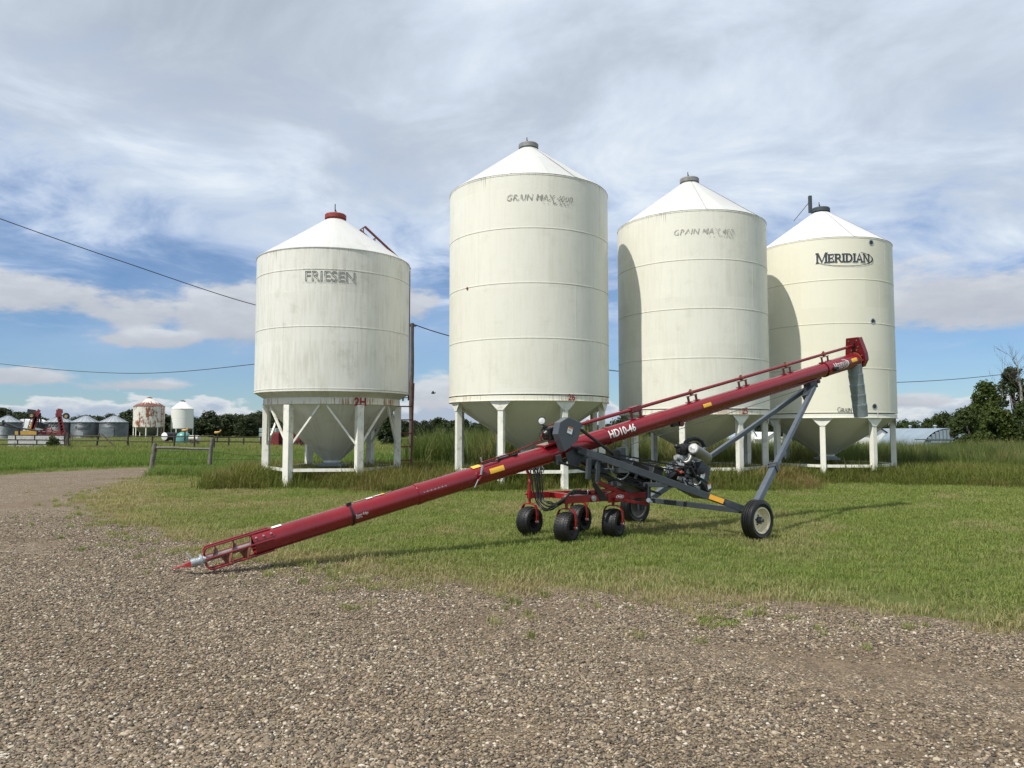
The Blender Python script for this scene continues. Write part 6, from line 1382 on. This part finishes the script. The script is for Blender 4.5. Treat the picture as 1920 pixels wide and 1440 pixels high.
# ------------------------------------------------------------------ scattered ground cover (geometry nodes instances)
def scatter(name, variants, pts, rot, scl, tint, mat):
    nv = len(variants); V = []; F = []; vi = []; hh = []
    for k, (vs, fs, hs) in enumerate(variants):
        o = len(V); V += vs; F += [tuple(i + o for i in f) for f in fs]; vi += [k] * len(vs); hh += hs
    N_ = len(pts); me = bpy.data.meshes.new(name); me.from_pydata(V + [(0, 0, 0)] * N_, [], F)
    co = np.zeros((len(V) + N_, 3), np.float32); co[:len(V)] = np.array(V, np.float32); co[len(V):] = pts; me.vertices.foreach_set('co', co.ravel())
    def attr(nm, typ, fld, arr): a = me.attributes.new(nm, typ, 'POINT'); a.data.foreach_set(fld, np.ascontiguousarray(arr).ravel())
    z = np.zeros(len(V), np.float32)
    attr('vi', 'INT', 'value', np.concatenate([np.array(vi, np.int32), np.full(N_, 99, np.int32)]))
    attr('pick', 'INT', 'value', np.concatenate([z.astype(np.int32), rng.integers(0, nv, N_).astype(np.int32)]))
    attr('rot', 'FLOAT_VECTOR', 'vector', np.concatenate([np.zeros((len(V), 3), np.float32), rot.astype(np.float32)]))
    attr('scl', 'FLOAT_VECTOR', 'vector', np.concatenate([np.zeros((len(V), 3), np.float32), scl.astype(np.float32)]))
    attr('tint', 'FLOAT', 'value', np.concatenate([z, tint.astype(np.float32)])); attr('hgt', 'FLOAT', 'value', np.concatenate([np.array(hh, np.float32), np.zeros(N_, np.float32)]))
    me.materials.append(MATS[mat]); me.update(); ob = bpy.data.objects.new(name, me); COL.objects.link(ob); ob['kind'] = 'stuff'
    if len(me.polygons): me.polygons.foreach_set('use_smooth', [mat == 'pebble'] * len(me.polygons))
    g = bpy.data.node_groups.new(name, 'GeometryNodeTree'); g.interface.new_socket('Geometry', in_out='INPUT', socket_type='NodeSocketGeometry'); g.interface.new_socket('Geometry', in_out='OUTPUT', socket_type='NodeSocketGeometry')
    nd, lk = g.nodes, g.links; gi = nd.new('NodeGroupInput'); go_ = nd.new('NodeGroupOutput')
    def named(nm, typ): a = nd.new('GeometryNodeInputNamedAttribute'); a.data_type = typ; a.inputs['Name'].default_value = nm; return a.outputs[0]
    def eq(v):
        c = nd.new('FunctionNodeCompare'); c.data_type = 'INT'; c.operation = 'EQUAL'; lk.new(named('vi', 'INT'), c.inputs[2]); c.inputs[3].default_value = v; return c.outputs[0]
    jn = nd.new('GeometryNodeJoinGeometry')
    for k in range(nv):
        s = nd.new('GeometryNodeSeparateGeometry'); s.domain = 'POINT'; lk.new(gi.outputs[0], s.inputs[0]); lk.new(eq(k), s.inputs[1]); ti = nd.new('GeometryNodeGeometryToInstance'); lk.new(s.outputs[0], ti.inputs[0]); lk.new(ti.outputs[0], jn.inputs[0])
    s = nd.new('GeometryNodeSeparateGeometry'); s.domain = 'POINT'; lk.new(gi.outputs[0], s.inputs[0]); lk.new(eq(99), s.inputs[1]); mp = nd.new('GeometryNodeMeshToPoints'); lk.new(s.outputs[0], mp.inputs[0])
    ip = nd.new('GeometryNodeInstanceOnPoints'); lk.new(mp.outputs[0], ip.inputs['Points']); lk.new(jn.outputs[0], ip.inputs['Instance']); ip.inputs['Pick Instance'].default_value = True
    lk.new(named('pick', 'INT'), ip.inputs['Instance Index']); er = nd.new('FunctionNodeEulerToRotation'); lk.new(named('rot', 'FLOAT_VECTOR'), er.inputs[0]); lk.new(er.outputs[0], ip.inputs['Rotation']); lk.new(named('scl', 'FLOAT_VECTOR'), ip.inputs['Scale'])
    lk.new(ip.outputs[0], go_.inputs[0]); md = ob.modifiers.new('scatter', 'NODES'); md.node_group = g; return ob

def tuft(seed, n, h, spread, wd_, lean=.5, wind=(0, 0), curl=.5):
    r = random.Random(seed); vs, fs, hs = [], [], []
    for k in range(n):
        a = r.uniform(0, 6.283); d = Vector((math.cos(a), math.sin(a), 0)); b0 = Vector((r.gauss(0, spread * .5), r.gauss(0, spread * .5), 0)); L_ = h * r.uniform(.45, 1.1); ln = r.uniform(.15, 1) * lean
        out = d * ln * L_ + Vector((wind[0], wind[1], 0)) * L_ * r.uniform(.6, 1.2); sd = Vector((-d.y, d.x, 0)) * wd_ * r.uniform(.7, 1.3) / 2
        p1 = b0 + out * .28 + Vector((0, 0, L_ * .55)); p2 = b0 + out * (1.) + Vector((0, 0, L_ * (1 - curl * ln * .6))); o = len(vs)
        vs += [tuple(b0 - sd), tuple(b0 + sd), tuple(p1 - sd * .8), tuple(p1 + sd * .8), tuple(p2)]; fs += [(o, o + 1, o + 3, o + 2), (o + 2, o + 3, o + 4)]; hs += [0, 0, .55, .55, 1.]
    return vs, fs, hs
def grass_mat(name, dry0, dry1, g0, g1, root=.55, trans=.35):
    m, n, b = new_mat(name); at_ = n.new('ShaderNodeAttribute', attribute_type='INSTANCER', attribute_name='tint').outputs['Fac']; hg = n.new('ShaderNodeAttribute', attribute_type='GEOMETRY', attribute_name='hgt').outputs['Fac']; rnd = n.new('ShaderNodeObjectInfo').outputs['Random']
    c = n.mix(at_, n.mix(rnd, g0, g1), n.mix(rnd, dry0, dry1)); c = n.mix(n.m('MULTIPLY', hg, .35), c, n.mix(.5, c, dry1))
    n.put(b.inputs['Base Color'], c); b.inputs['Roughness'].default_value = .6; b.inputs['Specular IOR Level'].default_value = .2
    tr = n.new('ShaderNodeBsdfTranslucent'); n.put(tr.inputs[0], n.mix(1., c, (1.25, 1.25, .7), 'MULTIPLY')); mx = n.new('ShaderNodeMixShader'); mx.inputs[0].default_value = trans
    out = n.t.nodes['Material Output']; n.t.links.new(b.outputs[0], mx.inputs[1]); n.t.links.new(tr.outputs[0], mx.inputs[2]); n.t.links.new(mx.outputs[0], out.inputs[0])
grass_mat('grass_lawn', (.26, .225, .11), (.40, .35, .20), (.118, .186, .032), (.235, .295, .072))
grass_mat('grass_field', (.21, .20, .07), (.33, .29, .14), (.060, .135, .018), (.12, .21, .034))
grass_mat('weed', (.17, .135, .055), (.27, .215, .095), (.075, .115, .018), (.15, .18, .038))
grass_mat('reed', (.19, .18, .07), (.30, .27, .125), (.042, .085, .016), (.095, .15, .034))
# value noise for patches
_gt = rng.random((6, 64, 64))
def vnoise(x, y, s, k=0):
    x = np.asarray(x) * s; y = np.asarray(y) * s; xi, yi = np.floor(x).astype(int), np.floor(y).astype(int); fx_, fy_ = x - xi, y - yi; fx_, fy_ = fx_ * fx_ * (3 - 2 * fx_), fy_ * fy_ * (3 - 2 * fy_); g = _gt[k % 6]
    def G(i, j): return g[i % 64, j % 64]
    return (G(xi, yi) * (1 - fx_) + G(xi + 1, yi) * fx_) * (1 - fy_) + (G(xi, yi + 1) * (1 - fx_) + G(xi + 1, yi + 1) * fx_) * fy_
def fb(x, y, s, k=0): return .55 * vnoise(x, y, s, k) + .3 * vnoise(x, y, s * 2.3, k + 1) + .15 * vnoise(x, y, s * 5.1, k + 2)
gzv = np.vectorize(ground_z)
def cand(n, x0, x1, y0, y1): return rng.uniform(x0, x1, n), rng.uniform(y0, y1, n)
def in_view(x, y, m=2.2): return (np.abs(x) < .70 * y + m)
def finish(name, vars_, x, y, sc, tint, mat, zoff=0., flat=1., lean=0.):
    N_ = len(x); pts = np.stack([x, y, gzv(x, y) + zoff], 1); rot = np.stack([rng.normal(0, lean, N_), rng.normal(0, lean, N_), rng.uniform(0, 6.283, N_)], 1); s3 = np.stack([sc, sc, sc * flat], 1) if np.ndim(flat) == 0 else np.stack([sc, sc, sc * flat], 1)
    return scatter(name, vars_, pts, rot, s3, tint, mat)

# lawn
x, y = cand(150000, -22, 24, 5.5, 27)
k = in_view(x, y); x, y = x[k], y[k]
sd = gravel_sd(np.stack([x, y], 1)); nz = fb(x, y, .55, 0); nz2 = fb(x, y, 1.7, 2)
edge = sd + (nz - .5) * 1.8 + (nz2 - .5) * 2.6
dens = np.clip((edge + .25) / .95, 0, 1) ** 1.3
dens = np.where(edge < -.15, .012 * (nz2 > .62), dens)
lod = np.clip(1.25 - (y - 7) * .045, .38, 1.)
k = rng.random(len(x)) < dens * lod; x, y, sd, nz, nz2 = x[k], y[k], sd[k], nz[k], nz2[k]
dry = np.clip(1.2 - sd / 1.7, 0, 1) * (.3 + .95 * nz2) * np.where(x < -1, .8, 1.) + np.clip((fb(x, y, .23, 3) - .53) * 4.5, 0, 1) * .65 + np.clip((fb(x, y, 1.1, 4) - .55) * 5, 0, 1) * .5
tint = np.clip(dry + rng.normal(0, .14, len(x)), 0, 1)
sc = (.75 + .5 * rng.random(len(x))) * (1 + (y - 8) * .025) * np.where(sd < .5, .9, 1.) * (1 + .35 * np.clip(1.2 - np.abs(sd - .5), 0, 1)) * (.7 + .6 * fb(x, y, 2.3, 5))
finish('lawn_grass', [tuft(100 + i, 17, .066, .11, .0062, .9) for i in range(6)], x, y, sc, tint, 'grass_lawn', .0, 1., .06)
# sparse tufts on the gravel margin
x, y = cand(16000, -12, 12, 5.0, 24); sd = gravel_sd(np.stack([x, y], 1)); nz = fb(x, y, 1.9, 1)
k = in_view(x, y) & (sd < .1) & (sd > -1.6) & (rng.random(len(x)) < np.exp(sd * 2.2) * np.clip((nz - .42) * 5, 0, 1) * .95); x, y = x[k], y[k]
finish('gravel_tufts', [tuft(120 + i, 26, .085, .07, .006, .9) for i in range(4)], x, y, .7 + .7 * rng.random(len(x)), np.clip(.35 + rng.normal(0, .25, len(x)), 0, 1), 'grass_lawn', .004)
q = gr(1352, 1168); a = rng.uniform(0, 6.28, 26); r_ = .19 * np.sqrt(rng.random(26)); finish('weed_patch', [tuft(130 + i, 16, .04, .06, .010, 1.1) for i in range(3)], q.x + r_ * np.cos(a), q.y + r_ * np.sin(a) * .7, .7 + .5 * rng.random(26), rng.random(26) * .3, 'grass_lawn', .004)

# lusher field left of the drive and far meadow
x, y = cand(60000, -62, 6, 24, 120)
sd = gravel_sd(np.stack([x, y], 1)); lodf = np.clip(26. / y, .12, 1) ** 1.3
k = in_view(x, y, 4) & (sd > .12) & ((y > 31 + (x + 12) * .15) | (x < -11)) & (rng.random(len(x)) < lodf); x, y, sd = x[k], y[k], sd[k]
nz = fb(x, y, .12, 0); tint = np.clip(np.where(sd < 1.6, .55, .05) + np.clip((fb(x, y, .3, 2) - .55) * 4, 0, 1) * .4 + np.clip((y - 46) / 40, 0, .35) + rng.normal(0, .1, len(x)), 0, 1)
sc = (.6 + .7 * nz + .4 * rng.random(len(x))) * np.where(sd < 1.8, .45, 1.) * (1 + np.clip((y - 28) * .02, 0, 1.2))
finish('field_grass', [tuft(140 + i, 20, .36, .34, .016, .7, (.15, 0)) for i in range(5)], x, y, sc, tint, 'grass_field', 0., .8)
# tall grass by the fence posts and bin legs
x, y = cand(26000, -16, 22, 18.2, 30)
def bin_d(x, y): return np.min([np.hypot(x - o.location.x, y - o.location.y) for o in (B1, B2[0], B3[0], B4[0])], 0)
bd2 = bin_d(x, y); front = 20.3 + .9 * np.sin(x * .7) + (x > 4) * .8 + (x > 9) * 1.2 + (fb(x, y, .5, 1) - .5) * 2.2
k = in_view(x, y) & (x > -8.7 + (y - 21) * -.2) & (y > front) & (gravel_sd(np.stack([x, y], 1)) > .4) & (rng.random(len(x)) < np.clip((y - front) * 1.4, .1, 1)); x, y, bd2, front = x[k], y[k], bd2[k], front[k]
tint = np.clip((fb(x, y, .45, 3) - .47) * 2.6 + rng.normal(0, .15, len(x)), 0, 1); sc = (.5 + .65 * rng.random(len(x)) + .6 * (fb(x, y, .8, 4) - .3)) * np.clip(.45 + (y - front) * .4, .4, 1.15) * np.where(bd2 < 3.1, 1.18, .95)
finish('weedy_grass', [tuft(160 + i, 22, .46, .26, .014, .75, (.12, .0)) for i in range(5)], x, y, sc, tint, 'weed', 0., 1.)
q = gr(335, 893); n_ = 900; x = q.x + rng.normal(0, 1.5, n_); y = q.y + 1.0 + rng.normal(0, .7, n_); k = gravel_sd(np.stack([x, y], 1)) > .15; x, y = x[k], y[k]
finish('verge_grass', [tuft(170 + i, 24, .42, .25, .016, .8, (.2, 0)) for i in range(4)], x, y, .5 + .5 * rng.random(len(x)), rng.random(len(x)) * .25, 'grass_field')
# reed bed behind the bins
x, y = cand(15000, -6, 52, 27.2, 48)
k = in_view(x, y, 4) & (y > 28.2 + (fb(x, y, .25, 1) - .5) * 2.5 + np.where(x < -2.2, 2.5, 0)) & (x > -4.5 + (y - 28) * .0) & (rng.random(len(x)) < np.where(y < 34, 1., .55)); x, y = x[k], y[k]
tall = np.where(x < 4, 1.0, np.where(x < 12, .82, .64)) * (.75 + .5 * fb(x, y, .35, 2)); tint = np.clip((fb(x, y, .4, 5) - .45) * 2.4 + rng.normal(0, .16, len(x)), 0, .9)
finish('reed_bed', [tuft(180 + i, 24, 1.75, .30, .026, .22, (.26, -.02), .7) for i in range(6)], x, y, tall * (.8 + .35 * rng.random(len(x))), tint, 'reed')

# gravel stones
pm_, n, b = new_mat('pebble'); rnd = n.new('ShaderNodeAttribute', attribute_type='INSTANCER', attribute_name='tint').outputs['Fac']; oc = n.new('ShaderNodeTexCoord').outputs['Object']
c = n.ramp(rnd, PEB); c = n.mix(n.m('MULTIPLY', n.noise(oc, 2.2, 3, .6), .3), c, (.09, .07, .05)); n.put(b.inputs['Base Color'], c); b.inputs['Roughness'].default_value = .62; b.inputs['Specular IOR Level'].default_value = .35
def stone(seed):
    import bmesh
    bm_ = bmesh.new(); bmesh.ops.create_icosphere(bm_, subdivisions=2, radius=1.); r = random.Random(seed); ax = [Vector((r.gauss(0, 1), r.gauss(0, 1), r.gauss(0, 1))).normalized() for _ in range(7)]; cut = [r.uniform(.55, .9) for _ in range(7)]
    for v in bm_.verts:
        for a, c_ in zip(ax, cut):
            d = v.co.dot(a)
            if d > c_: v.co -= a * (d - c_) * .85
    vs = [tuple(v.co) for v in bm_.verts]; fs = [tuple(v.index for v in f.verts) for f in bm_.faces]; bm_.free(); return vs, fs, [0.] * len(vs)
N0 = 400000; yy = 3.3 + 12.7 * rng.random(N0) ** 1.6; xx = rng.uniform(-1, 1, N0) * (.70 * yy + .8)
sd = gravel_sd(np.stack([xx, yy], 1)); nz = fb(xx, yy, .55, 1); bare = np.clip((fb(xx, yy, .38, 4) - .49) * 4.5, 0, .7) + .45 * np.exp(-((sd + 1.5 + (nz - .5) * .8) / .38) ** 2) + .45 * np.exp(-((sd + 3.25 + (nz - .5) * .8) / .38) ** 2)
k = (sd < .35) & (rng.random(N0) < np.clip((17 - yy) / 6., 0, 1)) & (rng.random(N0) > bare) & (rng.random(N0) < np.clip((.4 - sd) * 2, 0, 1)); xx, yy = xx[k], yy[k]; N_ = len(xx)
s_ = np.exp(rng.normal(math.log(.0075), .34, N_)) * (1 + np.clip(yy - 5, 0, 6) * .05); s_ = np.clip(s_, .0035, .018)
sc3 = np.stack([s_ * rng.uniform(.9, 1.5, N_), s_ * rng.uniform(.75, 1.1, N_), s_ * rng.uniform(.5, .8, N_)], 1)
scatter('gravel_stones', [stone(i) for i in range(6)], np.stack([xx, yy, .008 + s_ * .12], 1), np.stack([rng.normal(0, .25, N_), rng.normal(0, .25, N_), rng.uniform(0, 6.28, N_)], 1), sc3, rng.random(N_), 'pebble')
